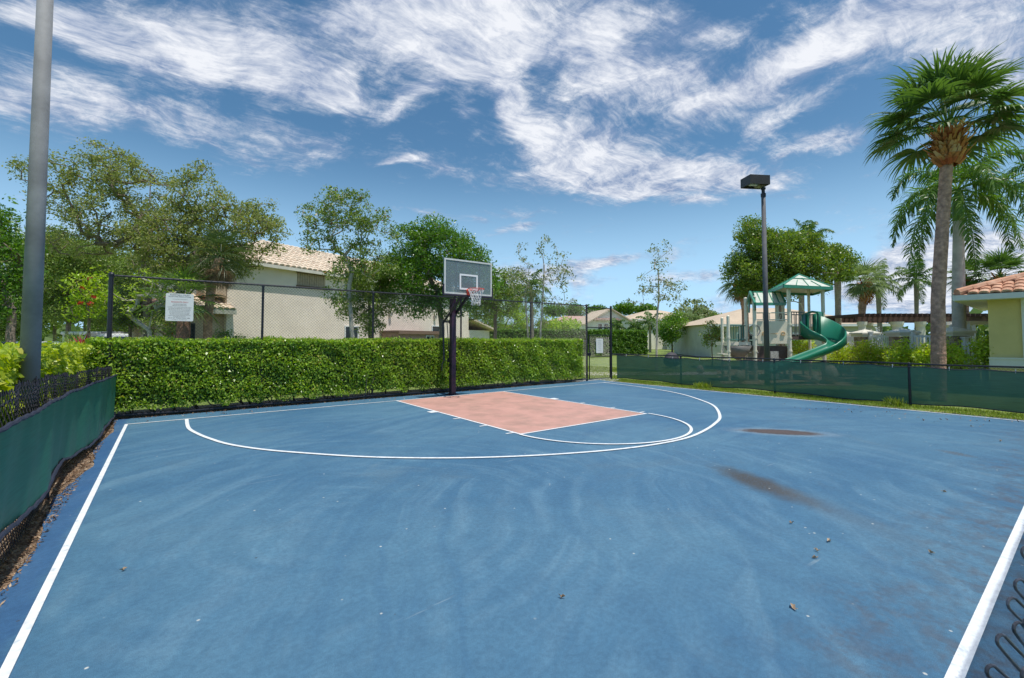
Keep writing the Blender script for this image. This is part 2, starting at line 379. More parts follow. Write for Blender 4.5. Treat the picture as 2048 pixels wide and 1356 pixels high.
    base = mix(Mt('MULTIPLY', rng_(vo.outputs['Distance'], .06, .025), rng_(noise(1.1), .40, .55)), base, (.50, .52, .50))
    vo2 = N.new('ShaderNodeTexVoronoi'); vo2.inputs['Scale'].default_value = 2.3; L.new(O, vo2.inputs['Vector'])
    base = mix(Mt('MULTIPLY', rng_(vo2.outputs['Distance'], .03, .012), .8), base, (.05, .05, .06))
    mpv = N.new('ShaderNodeMapping'); mpv.inputs['Rotation'].default_value = (0, 0, .5); mpv.inputs['Scale'].default_value = (1.2, 22, 1); L.new(O, mpv.inputs[0])
    scr = Mt('MULTIPLY', rng_(noise(1.0, 3, .5, mpv.outputs[0], .6), .67, .74), rng_(noise(.9, 2), .54, .66))
    base = mix(Mt('MULTIPLY', scr, .4), base, (.38, .44, .46))
    gr = noise(230, 2, .7); base = mix(.75, base, mix(rng_(gr, .3, .7), (.72, .72, .72), (1.28, 1.28, 1.28)), 'MULTIPLY')
    base = mix(.6, base, mix(rng_(noise(3.5, 9, .8), .3, .7), (.80, .81, .84), (1.16, 1.15, 1.12)), 'MULTIPLY')
    base = mix(.5, base, mix(rng_(noise(26, 5, .75), .36, .64), (.80, .80, .82), (1.18, 1.18, 1.16)), 'MULTIPLY')
    sc2 = Mt('MULTIPLY', rng_(noise(9, 7, .8, dist=1.2), .66, .72), rng_(noise(.7), .48, .6)); base = mix(Mt('MULTIPLY', sc2, .45), base, (.30, .36, .38))
    L.new(base, b.inputs['Base Color']); b.inputs['Roughness'].default_value = .62; b.inputs['Specular IOR Level'].default_value = .35
    bp = N.new('ShaderNodeBump'); bp.inputs['Strength'].default_value = .35; bp.inputs['Distance'].default_value = .004; L.new(noise(140, 3), bp.inputs['Height']); L.new(bp.outputs[0], b.inputs['Normal'])
    return m
def court_sheet():
    # ragged left and right edges of the asphalt
    pts = []
    ys = np.linspace(-2.5, 12.72, 120)
    for i, y in enumerate(ys): pts.append((-.80-.05*math.sin(y*2.1)-.035*random.random()-(.05 if y < 8 else 0), y))
    pts += [(x, 12.72) for x in np.linspace(-.8, 15.2, 4)[1:-1]]
    for y in ys[::-1]: pts.append((14.22+.04*random.random()+.03*math.sin(y*1.7), y))
    sheet('court_surface', pts, 0.0, court_material())
court_sheet()
sheet('court_apron', [(14.0, 12.0), (15.25, 12.35), (15.4, 13.1), (13.0, 13.3), (13.0, 12.6)], -.008, mat('apron_concrete', (.42, .43, .42), .8, 0, (8, .15)))
LINE = mat('line_paint', (.74, .77, .79), .6, 0, (16, .14), two=((.42, .50, .58), 9, .58, .72))
KEYM = mat('red_key_paint', (.54, .295, .24), .65, 0, (2.2, .10), (140, .3, .004), two=((.36, .23, .18), 1.6, .45, .75))
sheet('painted_key', [(5.03, 6.35), (8.67, 6.35), (8.67, BY-.02), (5.03, BY-.02)], .004, KEYM)
def lines():
    b = MB(); z = .008; w = .05
    def rect(x0, y0, x1, y1, zz=z): b.face((x0, y0, zz), (x1, y0, zz), (x1, y1, zz), (x0, y1, zz))
    rect(SX0-.025, BY-.025, SX1+.025, BY+.025)
    rect(SX0-.025, NY+.060, SX0+.025, BY-.025); rect(SX1-.025, NY+.060, SX1+.025, BY-.025)
    rect(SX0-.025, NY-.004, 14.1, NY+.060)
    rect(5.005, 6.31, 5.055, BY-.025); rect(8.645, 6.31, 8.695, BY-.025); rect(5.055, 6.31, 8.645, 6.36)
    for side in (-1, 1):
        x = 5.005 if side < 0 else 8.695
        for (y, hw, L_) in ((9.5, .11, .17), (8.4, .025, .16), (7.38, .025, .16), (6.52, .025, .16)):
            rect(min(x, x+side*L_), y-hw, max(x, x+side*L_), y+hw, z)
    def strip(pts, w, zz):
        pts = [np.array(p, float) for p in pts]
        L_, R_ = [], []
        for i, p in enumerate(pts):
            t = pts[min(i+1, len(pts)-1)]-pts[max(i-1, 0)]; t /= np.linalg.norm(t); n = np.array([-t[1], t[0]])
            L_.append(p+n*w/2); R_.append(p-n*w/2)
        for i in range(len(pts)-1):
            b.face((*L_[i], zz), (*R_[i], zz), (*R_[i+1], zz), (*L_[i+1], zz))
    # three point arc as surveyed: not quite a circle
    ctrl = [(.35, 11.79), (.35, 10.6), (.47, 9.82), (.62, 9.2), (.81, 8.6), (1.14, 7.95), (1.57, 7.34), (2.33, 6.44), (3.23, 5.68), (4.15, 5.12), (5.0, 4.74), (5.65, 4.53),
            (6.3, 4.40), (7.03, 4.36), (7.75, 4.47), (8.68, 4.73), (9.62, 5.11), (10.99, 5.98), (11.83, 6.85), (12.63, 7.97), (13.14, 9.25), (13.42, 10.6), (13.5, 11.79)]
    pts = []
    c = [np.array(q) for q in ctrl]
    for i in range(len(c)-1):
        p0 = c[max(i-1, 0)]; p1 = c[i]; p2 = c[i+1]; p3 = c[min(i+2, len(c)-1)]
        for t in np.linspace(0, 1, 8)[:-1]:
            pts.append(.5*((2*p1)+(-p0+p2)*t+(2*p0-5*p1+4*p2-p3)*t*t+(-p0+3*p1-3*p2+p3)*t**3))
    pts.append(c[-1]); strip(pts, .062, .011)
    strip([(6.86+1.86*math.cos(a), 6.31+1.87*math.sin(a)) for a in np.linspace(math.pi, 2*math.pi, 64)], .055, .014)
    return tag(b.build('court_lines', LINE), kind='structure')
lines()
# beds, path, road
MULCH = mat('mulch', (.20, .13, .085), .95, 0, (14, .45), (30, 1, .04), two=((.36, .29, .21), 9, .45, .65))
sheet('planting_bed_soil', [(-1.9, -3), (-.7, -3), (-.7, 12.5), (-1.9, 12.5)], -.022, MULCH)
sheet('hedge_bed_soil', [(-2, 12.6), (13.3, 12.6), (13.3, 14.2), (-2, 14.2)], -.018, MULCH)
PATHM = mat('path_concrete', (.50, .47, .43), .85, 0, (4, .10), (60, .3, .005))
sheet('path', [G(700, 745), G(1900, 741), G(1900, 746.5), G(700, 752)], -.02, PATHM)
pg0 = H(1430, 26); pg1 = H(1720, 23); pg2 = H(1700, 16.6); pg3 = H(1440, 17.3)
sheet('playground_mulch', [pg0, pg1, pg2, pg3], -.016, mat('play_mulch', (.42, .30, .20), .95, 0, (10, .3), (30, .8, .03)))
ROAD = mat('road_asphalt', (.30, .30, .29), .85, 0, (3, .10))
sheet('road', [H(-900, 13), H(420, 21.5), H(420, 31), H(-900, 22)], -.021, ROAD)

# ------------------------------------------------------------------ chain link
def prism_segments(A, B, r, n=3):
    """thin n-sided prisms from A to B (N,3) -> quads"""
    A = np.asarray(A, float); B = np.asarray(B, float); t = unit(B-A)
    ref = np.where(np.abs(t[:, 2:3]) > .95, np.array([[1., 0, 0]]), np.array([[0, 0, 1.]]))
    a = unit(np.cross(t, ref)); b = np.cross(t, a); Q = []
    for j in range(n):
        a0 = 2*math.pi*j/n; a1 = 2*math.pi*(j+1)/n
        o0 = r*(a*math.cos(a0)+b*math.sin(a0)); o1 = r*(a*math.cos(a1)+b*math.sin(a1))
        Q.append(np.stack([A+o0, A+o1, B+o1, B+o0], 1))
    return np.concatenate(Q)
def link_segments(length, z0, z1, p, off=.004, hk=.0, zigzag=True):
    """local (s, n, z) polylines of a woven mesh: vertical zigzag wires, diamonds p wide and p high"""
    A, B = [], []
    nw = int(length/(p/2)); nz = int(round((z1-z0)/(p/2))); dz = (z1-z0)/nz
    for i in range(nw):
        s0 = i*p/2
        pts = []
        for k in range(nz+1):
            right = (k+i) % 2
            pts.append((s0+(p/2 if right else 0), off if right else -off, z0+k*dz))
        pts = np.array(pts); A.append(pts[:-1]); B.append(pts[1:])
    return np.concatenate(A), np.concatenate(B)
def chain_mesh(fn, length, z0, z1, p, r, m, parent, name='mesh_panel', off=.004, n=3, knuckle=0, sub=1):
    A, B = link_segments(length, z0, z1, p, off)
    if knuckle:
        nw = int(length/(p/2)); ka, kb = [], []
        for i in range(nw):
            s = (i+.5)*p/2+rng.normal()*.002; h = knuckle*(1+.25*rng.normal()); t = rng.normal()*p*.12; o = rng.normal()*.006
            ka += [(s-p*.16, -off, z1-.004), (s+p*.2, off, z1-.004)]; kb += [(s+t, o, z1+h), (s+t+p*.05, o+.003, z1+h*.97)]
        A = np.concatenate([A, np.array(ka)]); B = np.concatenate([B, np.array(kb)])
    A = fn(A); B = fn(B)
    return np_mesh(name, prism_segments(A, B, r, n), 4, m, parent)
def posts(b_parent, pts, h, r=.03, m=None, top=.0):
    for p in pts:
        b = MB(); b.tube([(p[0], p[1], -.05), (p[0], p[1], h)], r, 12); b.lathe((p[0], p[1], h), [(r*1.25, -.03), (r*1.25, .0), (r*.9, .025), (r*.25, .04)], 12)
        for z in (.25, h*.35, h*.62, h*.9): b.lathe((p[0], p[1], z), [(r*1.12, -.012), (r*1.12, .012)], 12)
        b.build('post', m or BLACK, b_parent, smooth=False)
FY = 12.7
# the tall fence behind the hoop
tf = thing('tall_fence', 'tall black chain-link fence running behind the hoop and in front of the hedge', 'fence', (6.3, FY, 0))
TX = [-.99, 1.86, 4.67, 7.6, 10.56, 13.52]
for i, x in enumerate(TX): posts(tf, [(x, FY)], 3.08 if i in (0, 5) else 3.03, .042 if i in (0, 5) else .028)
b = MB(); b.tube([(-.99, FY, 3.05), (13.52, FY, 3.05)], .022, 8)
# tie wires wrapped along the rail
for x in np.arange(-.9, 13.5, .12): b.lathe((x, FY, 3.05), [(.030, -.008), (.030, .008)], 6)
b.build('top_rail', BLACK, tf)
MB().tube([(-.99, FY+.03, 1.62), (13.52, FY+.03, 1.62)], .018, 8).build('middle_rail', mat('grey_rail', (.13, .14, .14), .5), tf)
b = MB()
for i in range(5): b.tube([(TX[i], FY-.02, .09), ((TX[i]+TX[i+1])/2, FY-.02, .065), (TX[i+1], FY-.02, .09)], .03, 8)
b.build('bottom_rail', BLACK, tf)
chain_mesh(lambda A: np.stack([-.97+A[:, 0], FY-.045+A[:, 1], A[:, 2]], 1), 14.45, .03, 3.05, .074, .0019, WIRE, tf)
tg = thing('court_gate', 'black chain-link gate with transom hung with a small white sign at the court corner', 'gate', (14.3, FY, 0))
GX0, GX1 = 13.64, 14.9
posts(tg, [(15.02, FY)], 3.08, .042)
for z_ in (3.0, 2.18): MB().tube([(13.52, FY, z_), (15.02, FY, z_)], .021, 8).build('transom_rail', BLACK, tg)
b = MB()
b.tube([(GX0, FY-.03, .07), (GX1, FY-.03, .07), (GX1, FY-.03, 1.86), (GX0, FY-.03, 1.86)], .022, 8, closed=True)
b.tube([(GX0, FY-.03, .97), (GX1, FY-.03, .97)], .020, 8); b.build('gate_frame', BLACK, tg)
chain_mesh(lambda A: np.stack([13.55+A[:, 0], FY+.01+A[:, 1], A[:, 2]], 1), 1.43, 2.18, 3.0, .074, .0019, WIRE, tg, 'transom_mesh')
chain_mesh(lambda A: np.stack([GX0+A[:, 0], FY-.03+A[:, 1], A[:, 2]], 1), 1.23, .07, 1.86, .074, .0019, WIRE, tg, 'gate_mesh')
b = MB()
b.box((GX0-.04, FY-.05, 1.08), (.16, .05, .09)); b.tube([(GX0-.1, FY-.06, 1.02), (GX0+.02, FY-.08, 1.02), (GX0+.04, FY-.08, 1.16)], .012, 6); b.build('latch', BLACK, tg)
for z in (.35, 1.65):
    b = MB(); b.box((14.96, FY-.03, z), (.13, .05, .06)); b.tube([(14.94, FY-.03, z-.05), (14.94, FY-.03, z+.06)], .016, 8); b.build('hinge', BLACK, tg)

# ------------------------------------------------------------------ windscreens
def screen_mat(name, c1, c2, open_):
    m = bpy.data.materials.new(name); m.use_nodes = True; N, L = nodes_of(m); b = N['Principled BSDF']; o = N['Material Output']
    tc = N.new('ShaderNodeTexCoord'); n = N.new('ShaderNodeTexNoise'); n.inputs['Scale'].default_value = 1.4; n.inputs['Detail'].default_value = 6; L.new(tc.outputs['Object'], n.inputs['Vector'])
    x = N.new('ShaderNodeMixRGB'); L.new(n.outputs[0], x.inputs[0]); x.inputs[1].default_value = (*c1, 1); x.inputs[2].default_value = (*c2, 1)
    mp = N.new('ShaderNodeMapping'); mp.inputs['Scale'].default_value = (3, 3, 190); L.new(tc.outputs['Object'], mp.inputs[0])
    w = N.new('ShaderNodeTexNoise'); w.inputs['Scale'].default_value = 1; w.inputs['Detail'].default_value = 3; L.new(mp.outputs[0], w.inputs['Vector'])
    x2 = N.new('ShaderNodeMixRGB'); x2.blend_type = 'MULTIPLY'; x2.inputs[0].default_value = .55; L.new(x.outputs[0], x2.inputs[1])
    r = N.new('ShaderNodeValToRGB'); r.color_ramp.elements[0].position = .3; r.color_ramp.elements[0].color = (.55, .55, .55, 1); r.color_ramp.elements[1].position = .7; r.color_ramp.elements[1].color = (1.35, 1.35, 1.35, 1); L.new(w.outputs[0], r.inputs[0]); L.new(r.outputs[0], x2.inputs[2])
    L.new(x2.outputs[0], b.inputs['Base Color']); b.inputs['Roughness'].default_value = .55
    t = N.new('ShaderNodeBsdfTransparent'); ms = N.new('ShaderNodeMixShader')
    mr = N.new('ShaderNodeMapRange'); L.new(n.outputs[0], mr.inputs[0]); mr.inputs[1].default_value = .3; mr.inputs[2].default_value = .7; mr.inputs[3].default_value = open_*.8; mr.inputs[4].default_value = open_*1.2
    L.new(mr.outputs[0], ms.inputs[0]); L.new(b.outputs[0], ms.inputs[1]); L.new(t.outputs[0], ms.inputs[2]); L.new(ms.outputs[0], o.inputs[0])
    return m
def screen_sheet(name, fn, length, ztop, zbot, m, parent, ds=.05, nz=14):
    """fn(s, n, z)->world; ztop/zbot functions of s; folds pulled towards the ties"""
    S = np.arange(0, length+ds, ds); b = MB(); nz_ = nz
    for s in S:
        zt, zb = ztop(s), zbot(s)
        for k in range(nz_+1):
            t = k/nz_; z = zb+(zt-zb)*t
            n = .012*math.sin(s*2.3+t*1.5)+.008*math.sin(s*7.1+2*t)+.006*math.sin(s*17+t*5)*(t-.5)+.010*math.sin(s*3.1)*(1-t)
            b.v.append(tuple(fn(s, n, z)))
    for i in range(len(S)-1):
        for k in range(nz_):
            a = i*(nz_+1)+k; b.f.append((a, a+nz_+1, a+nz_+2, a+1)); b.mi.append(0)
    o = b.build(name, m, parent, smooth=True)
    return o
HEM = mat('screen_hem', (.02, .025, .05), .7, 0, (40, .4))
# left fence, bowed and sagging, topped by bare twisted wire
LX = -.95
def lsag(y): return .05*math.sin(y*.55+.6)+.03*math.sin(y*1.4)+(.10 if y < 0 else 0)
def ltop(y): # height of the wire top along y
    return float(np.interp(y, [-2, 3, 4.8, 6, 7.1, 8.5, 9.8, 11, 12.4, 12.7], [1.33, 1.32, 1.30, 1.30, 1.27, 1.20, 1.20, 1.15, 1.10, 1.09]))+.012*math.sin(y*5)
def lscr(y): return float(np.interp(y, [-2, 3, 4.8, 6.6, 8.5, 9.9, 11.2, 12.7], [1.14, 1.13, 1.10, 1.07, 1.02, 1.03, .98, .94]))+.007*math.sin(y*4.2)
def lbot(y): return float(np.interp(y, [-2, 3, 4.8, 5.6, 7, 8.4, 9.9, 11, 12.7], [.32, .34, .35, .26, .31, .16, .10, .13, .10]))+.012*math.sin(y*6)
LL = 14.4
def lfn(A):
    y = 12.62-A[:, 0]; t = (A[:, 2]-.0)/1.0
    zt = np.array([ltop(q) for q in y]); x = np.array([LX+lsag(q) for q in y])
    return np.stack([x+A[:, 1]+.02*np.sin(y*9)*(t > .8), y, .04+(zt-.04)*t], 1)
lf = thing('low_fence', 'low sagging chain-link fence with green windscreen along the left sideline', 'fence', (LX, 6, 0))
posts(lf, [(LX-.05, y) for y in (9.9, 6.9, 3.9, .9)], 1.02, .028)
chain_mesh(lfn, LL, 0.0, 1.0, .060, .0030, WIRE2, lf, off=.008, n=4, knuckle=.028)
SCRL = screen_mat('teal_screen', (.016, .150, .092), (.026, .195, .125), .04)
f_ = lambda s, n, z: (LX+.062+lsag(12.62-s)+n, 12.62-s, z)
screen_sheet('windscreen', f_, LL, lambda s: lscr(12.62-s), lambda s: lbot(12.62-s), SCRL, lf)
for nm, fz in (('screen_hem', lscr), ('screen_hem', lbot)):
    b = MB(); pts = [(LX+.074+lsag(12.62-s)+.012*math.sin(s*2.3+(1.5 if fz is lscr else 0)), 12.62-s, fz(12.62-s)-.005+.005*math.sin(s*23)) for s in np.arange(0, LL, .06)]
    b.tube(pts, .017, 6); b.build(nm, HEM, lf)
b = MB(); b.tube([(LX-.03+lsag(12.62-s), 12.62-s, ltop(12.62-s)-.09) for s in np.arange(0, LL, .15)], .008, 6); b.build('tension_wire', BLACK, lf)
# right fence
RX = 15.3
rf = thing('low_fence', 'low black chain-link fence with dark green windscreen along the right sideline', 'fence', (RX, 6, 0))
RYS = [9.6, 6.32, 3.05, -.2]
posts(rf, [(RX, y) for y in RYS], 1.06, .032)
b = MB(); b.tube([(15.05, FY, 1.06), (RX, 12.4, 1.055)]+[(RX, y, 1.06+.008*math.sin(y*2)) for y in np.arange(12, -2.6, -.8)], .022, 8); b.build('top_rail', BLACK, rf)
chain_mesh(lambda A: np.stack([RX+.02+A[:, 1], 12.6-A[:, 0], A[:, 2]], 1), 15, .03, 1.05, .074, .0019, WIRE, rf)
SCRR = screen_mat('green_screen', (.040, .140, .092), (.072, .190, .128), .075)
def rtop(s):
    y = 12.6-s; u = (s % 1.09)/1.09; return 1.01-.035*math.sin(math.pi*u)-.02*math.sin(y*.9)
def rbot(s): return .045+.02*math.sin(s*1.3)+.012*math.sin(s*3.7)
screen_sheet('windscreen', lambda s, n, z: (RX-.03-n, 12.6-s, z), 15, rtop, rbot, SCRR, rf)
for fz in (rtop, rbot):
    b = MB(); b.tube([(RX-.045-.012*math.sin(s*2.3+(1.5 if fz is rtop else 0)), 12.6-s, fz(s)) for s in np.arange(0, 15, .06)], .012, 6); b.build('screen_hem', HEM, rf)
for s in np.arange(.5, 15, 1.09): MB().box((RX-.025, 12.6-s, rtop(s)+.015), (.055, .014, .09)).build('screen_tie', mat('tie', (.6, .6, .6), .5), rf)
# near fence under the camera: its open twisted top is seen at the lower right corner
nf = thing('near_fence', 'bare twisted wire top of the chain-link fence at the lower right corner', 'fence', (4, .14, 0))
NFY, NX0, NX1 = .046, -1.0, 15.2
def near_mesh():
    p = .060; n = int((NX1-NX0)/(p/2)); A, B = [], []
    for i in range(n):
        s0 = NX0+i*p/2; detail = .2 < s0 < 1.9; pts = []; zt = 1.345+.008*math.sin(s0*6)
        for k in range(50):
            right = (k+i) % 2; zz = zt-k*p/2
            if zz < .02: break
            x = s0+(p/2 if right else 0); y = NFY+(.008 if right else -.008)
            if detail: pts += [(x-(.006 if right else -.006), y-(.006 if right else -.006), zz+.010), (x, y, zz), (x-(.006 if right else -.006), y+(.004 if right else -.004), zz-.010)]
            else: pts.append((x, y, zz))
        pts = [np.array(q) for q in pts]
        if detail:
            e = pts[1]
            if i % 2 or i % 4 == 0:   # the end is bent over into an open hairpin
                tip = e+np.array([-.024, .022+.006*math.sin(i*2.1), .040+.008*math.sin(i*1.7)])
                va = unit(tip-e); vb = unit(np.cross(va, [0.3, 1, 0.2])); r_h = .0075+.002*math.sin(i*3.3)
                hook = [e+vb*.002, e+va*.012+vb*.006, tip-va*.016+vb*r_h]+[tip-va*.008+vb*r_h*math.cos(q)+va*r_h*math.sin(q) for q in np.linspace(.3, math.pi-.3, 6)]+[tip-va*.018-vb*r_h, e+va*.006-vb*.010, e-va*.012-vb*.006]
                mb_.tube(hook, .0017, 8)
                c = e+np.array([0, 0, .004]); mb_.tube([c+np.array([.009*math.cos(t), .009*math.sin(t), .003*t-.010]) for t in np.linspace(0, 7, 14)], .0018, 5)
            mb_.tube(pts[1:], .0016, 6)
        else:
            A += pts[:-1]; B += pts[1:]
    return A, B
mb_ = MB(); A, B = near_mesh()
q = prism_segments(A, B, .0030, 3)
for f in q: mb_.face(*f)
mb_.build('wire_mesh', mat('bare_wire', (.09, .09, .105), .3, .5, (50, .5)), nf)
posts(nf, [(x, NFY-.05) for x in (-.95, 6.6, 10.4, 14)], 1.25, .03)

# ------------------------------------------------------------------ lettering
def text_obj(name, lines_, m, parent, origin, right, up, align='CENTER'):
    """lines_: (text, size, y) laid on a plane through origin"""
    if len(lines_) > 1:
        for l_ in lines_: text_obj(name, [l_], m, parent, origin, right, up, align)
        return
    Vs, Fs = [], []
    right = np.array(right, float); up = np.array(up, float)
    for (t, size, y) in lines_:
        cu = bpy.data.curves.new('t', 'FONT'); cu.body = t; cu.size = size; cu.align_x = align; cu.fill_mode = 'BOTH' if False else 'FRONT'
        ob = bpy.data.objects.new('t', cu); COL.objects.link(ob)
        dg = bpy.context.evaluated_depsgraph_get(); me = ob.evaluated_get(dg).to_mesh()
        n = len(Vs)
        for v in me.vertices:
            Vs.append(tuple(np.array(origin)+right*v.co.x+up*(v.co.y+y)))
        for f in me.polygons: Fs.append(tuple(n+i for i in f.vertices))
        ob.evaluated_get(dg).to_mesh_clear(); bpy.data.objects.remove(ob); bpy.data.curves.remove(cu)
    me = bpy.data.meshes.new(name); me.from_pydata(Vs, [], Fs); me.materials.append(m); me.update(); return link(name, me, parent)
def rounded_board(cx, cz, w, h, y0, y1, r=.03, n=5):
    b = MB(); o = []
    for (sx, sz, a0) in ((1, 1, 0), (-1, 1, 90), (-1, -1, 180), (1, -1, 270)):
        for k in range(n+1):
            a = R(a0+90*k/n); o.append((cx+sx*(w/2-r)+r*math.cos(a), cz+sz*(h/2-r)+r*math.sin(a)))
    b.face(*[(x, y0, z) for x, z in o]); b.face(*[(x, y1, z) for x, z in reversed(o)])
    for i in range(len(o)): j = (i+1) % len(o); b.face((o[i][0], y0, o[i][1]), (o[i][0], y1, o[i][1]), (o[j][0], y1, o[j][1]), (o[j][0], y0, o[j][1]))
    return b
SIGNM = mat('sign_face', (.72, .72, .68), .45, 0, (5, .05)); INK = mat('sign_ink', (.10, .10, .10), .6); RED = mat('sign_red', (.55, .07, .06), .6)
sg = thing('rules_sign', 'large white rules sign with red line of text on the tall fence', 'sign', (.19, FY-.08, 2.42))
rounded_board(.19, 2.415, .51, .62, FY-.085, FY-.065).build('board', SIGNM, sg)
text_obj('lettering', [('BASKETBALL COURT', .038, .265), ('RULES AND REGULATIONS', .034, .228), ('FOR YOUR SAFETY PLEASE OBSERVE', .017, .175), ('HOURS OF OPERATION', .022, .062), ('8:00 AM TO DUSK DAILY', .024, .032),
    ('CHILDREN MUST BE ACCOMPANIED BY ADULT', .0205, -.004), ('NO GLASS OR BREAKABLE CONTAINERS', .022, -.036), ('NO BICYCLES, SKATES OR SKATEBOARDS', .0215, -.068), ('NO PETS OR LOUD MUSIC ALLOWED', .022, -.100),
    ('NO FOOD OR DRINKS ON THE COURT', .021, -.132), ('PROPER ATHLETIC SHOES REQUIRED', .021, -.160), ('MANAGEMENT IS NOT RESPONSIBLE FOR LOSS', .019, -.190), ('OR INJURY OF ANY KIND', .020, -.215),
    ('PLAY AT YOUR OWN RISK', .033, -.253), ('BY ORDER OF THE ASSOCIATION', .018, -.285)], INK, sg, (.19, FY-.0875, 2.415), (1, 0, 0), (0, 0, 1))
text_obj('red_lettering', [('RESIDENTS ONLY', .040, .105)], RED, sg, (.19, FY-.0875, 2.415), (1, 0, 0), (0, 0, 1))
sg2 = thing('gate_sign', 'small white notice sign on the upper half of the gate', 'sign', (14.2, FY-.08, 1.4))
rounded_board(14.2, 1.42, .42, .60, FY-.09, FY-.075, .03).build('board', SIGNM, sg2)
text_obj('lettering', [('NOTICE', .05, .20), ('COURT FOR', .035, .13), ('RESIDENTS', .035, .08), ('AND GUESTS', .035, .03), ('KEEP GATE', .035, -.06), ('CLOSED', .035, -.11), ('THANK YOU', .035, -.2)], mat('pale_ink', (.35, .36, .38), .6), sg2, (14.2, FY-.0925, 1.42), (1, 0, 0), (0, 0, 1))

# ------------------------------------------------------------------ basketball hoop
def hoop():
    PX, PY = 6.95, 12.1
    t = thing('basketball_hoop', 'basketball hoop with glass backboard, orange rim and white net on a dark square pole', 'basketball hoop', (PX, PY, 0))
    POLE = mat('pole_paint', (.030, .018, .040), .32, .2, (6, .3), two=((.10, .025, .05), 3, .5, .8))
    b = MB(); b.box((PX, PY, 1.46), (.155, .155, 2.92)); b.box((PX, PY, .012), (.34, .34, .02)); b.box((PX, PY, .034), (.22, .22, .022)); b.box((PX, PY, 2.93), (.165, .165, .025))
    o = b.build('pole', POLE, t)
    bv = o.modifiers.new('bevel', 'BEVEL'); bv.width = .008; bv.segments = 2
    BX, BYY, z0, z1, w = 6.83, 11.0, 2.965, 3.955, 1.60
    # parallelogram arms
    b = MB()
    for s in (-.10, .10):
        b.bar((PX+s, PY+.02, 2.46), (BX+s, BYY+.10, 3.02), .04, .09)
        b.bar((PX+s, PY-.02, 2.72), (BX+s, BYY+.10, 3.44), .03, .06)
        b.bar((PX+s, PY+.42, 2.22), (PX+s, PY, 2.50), .035, .07)
    b.bar((PX-.13, PY+.02, 2.48), (PX+.13, PY+.02, 2.48), .06, .06); b.bar((PX-.12, PY+.40, 2.24), (PX+.12, PY+.40, 2.24), .05, .05)
    b.build('arm', BLACK, t)
    b = MB(); b.tube([(PX-.13, PY+.40, 2.24), (PX-.13, PY+.30, 1.05)], .028, 10); b.tube([(PX+.02, PY+.40, 2.24), (PX+.02, PY+.22, 1.0)], .014, 8)
    b.tube([(PX-.2, PY+.3, .92), (PX-.13, PY+.3, 1.05), (PX+.04, PY+.2, 1.0)], .016, 8); b.tube([(PX-.2, PY+.3, .92), (PX-.22, PY+.28, .72)], .018, 8); b.box((PX-.02, PY+.12, 1.05), (.12, .14, .14)); b.build('height_adjuster', BLACK, t)
    # backboard: glass, frame, target square, padding
    glass = bpy.data.materials.new('backboard_glass'); glass.use_nodes = True; N, L = nodes_of(glass); p = N['Principled BSDF']; o_ = N['Material Output']
    p.inputs['Base Color'].default_value = (.30, .36, .38, 1); p.inputs['Roughness'].default_value = .12
    tc = N.new('ShaderNodeTexCoord'); n = N.new('ShaderNodeTexNoise'); n.inputs['Scale'].default_value = 26; n.inputs['Detail'].default_value = 3; L.new(tc.outputs['Object'], n.inputs['Vector'])
    mr = N.new('ShaderNodeMapRange'); L.new(n.outputs[0], mr.inputs[0]); mr.inputs[1].default_value = .60; mr.inputs[2].default_value = .72; mr.inputs[3].default_value = .62; mr.inputs[4].default_value = .30
    tr = N.new('ShaderNodeBsdfTransparent'); tr.inputs[0].default_value = (.72, .82, .84, 1); ms = N.new('ShaderNodeMixShader'); L.new(mr.outputs[0], ms.inputs[0]); L.new(p.outputs[0], ms.inputs[1]); L.new(tr.outputs[0], ms.inputs[2]); L.new(ms.outputs[0], o_.inputs[0])
    bb = MB().box((BX, BYY, (z0+z1)/2), (w-.02, .012, z1-z0-.02)).build('backboard', glass, t)
    FR = mat('board_frame', (.66, .66, .62), .45, .1, (20, .12))
    b = MB(); fw = .045
    for (cx, cz, sx, sz) in ((BX, z1-fw/2, w, fw), (BX, z0+fw/2, w, fw), (BX-w/2+fw/2, (z0+z1)/2, fw, z1-z0-2*fw), (BX+w/2-fw/2, (z0+z1)/2, fw, z1-z0-2*fw)):
        b.box((cx, BYY-.002, cz), (sx, .036, sz))
    b.build('board_frame', FR, bb)
    b = MB(); tw, th, tb = .61, .45, z0+.14; f = .05; y = BYY-.012
    for (cx, cz, sx, sz) in ((BX, tb+th-f/2, tw, f), (BX, tb+f/2, tw, f), (BX-tw/2+f/2, tb+th/2, f, th-2*f), (BX+tw/2-f/2, tb+th/2, f, th-2*f)): b.box((cx, y, cz), (sx, .006, sz))
    b.build('target_square', mat('target_white', (.8, .8, .8), .5), bb)
    b = MB()
    for s in (-1, 1): b.box((BX+s*.385, BYY+.03, (z0+z1)/2), (.035, .03, z1-z0-.08))
    b.box((BX, BYY+.03, tb+th-.01), (.74, .025, .025)); b.box((BX, BYY+.03, tb+.06), (.74, .025, .025)); b.box((BX, BYY+.06, tb+.10), (.30, .05, .22)); b.build('back_brace', BLACK, bb)
    b = MB()
    b.box((BX, BYY, z0-.032), (w+.07, .075, .058))
    for s in (-1, 1): b.box((BX+s*(w/2+.017), BYY, z0+.13), (.036, .075, .265))
    o = b.build('edge_padding', mat('padding', (.022, .018, .035), .6), bb); bv = o.modifiers.new('bevel', 'BEVEL'); bv.width = .01; bv.segments = 2
    # rim
    OR = mat('rim_orange', (.72, .07, .035), .4, 0, (20, .2))
    rz, rr = 3.10, .228; RC = np.array([BX, BYY-.02-.15-rr, rz])
    b = MB(); b.tube([RC+rr*np.array([math.cos(a), math.sin(a), 0]) for a in np.linspace(0, 2*math.pi, 49)[:-1]], .010, 8, closed=True)
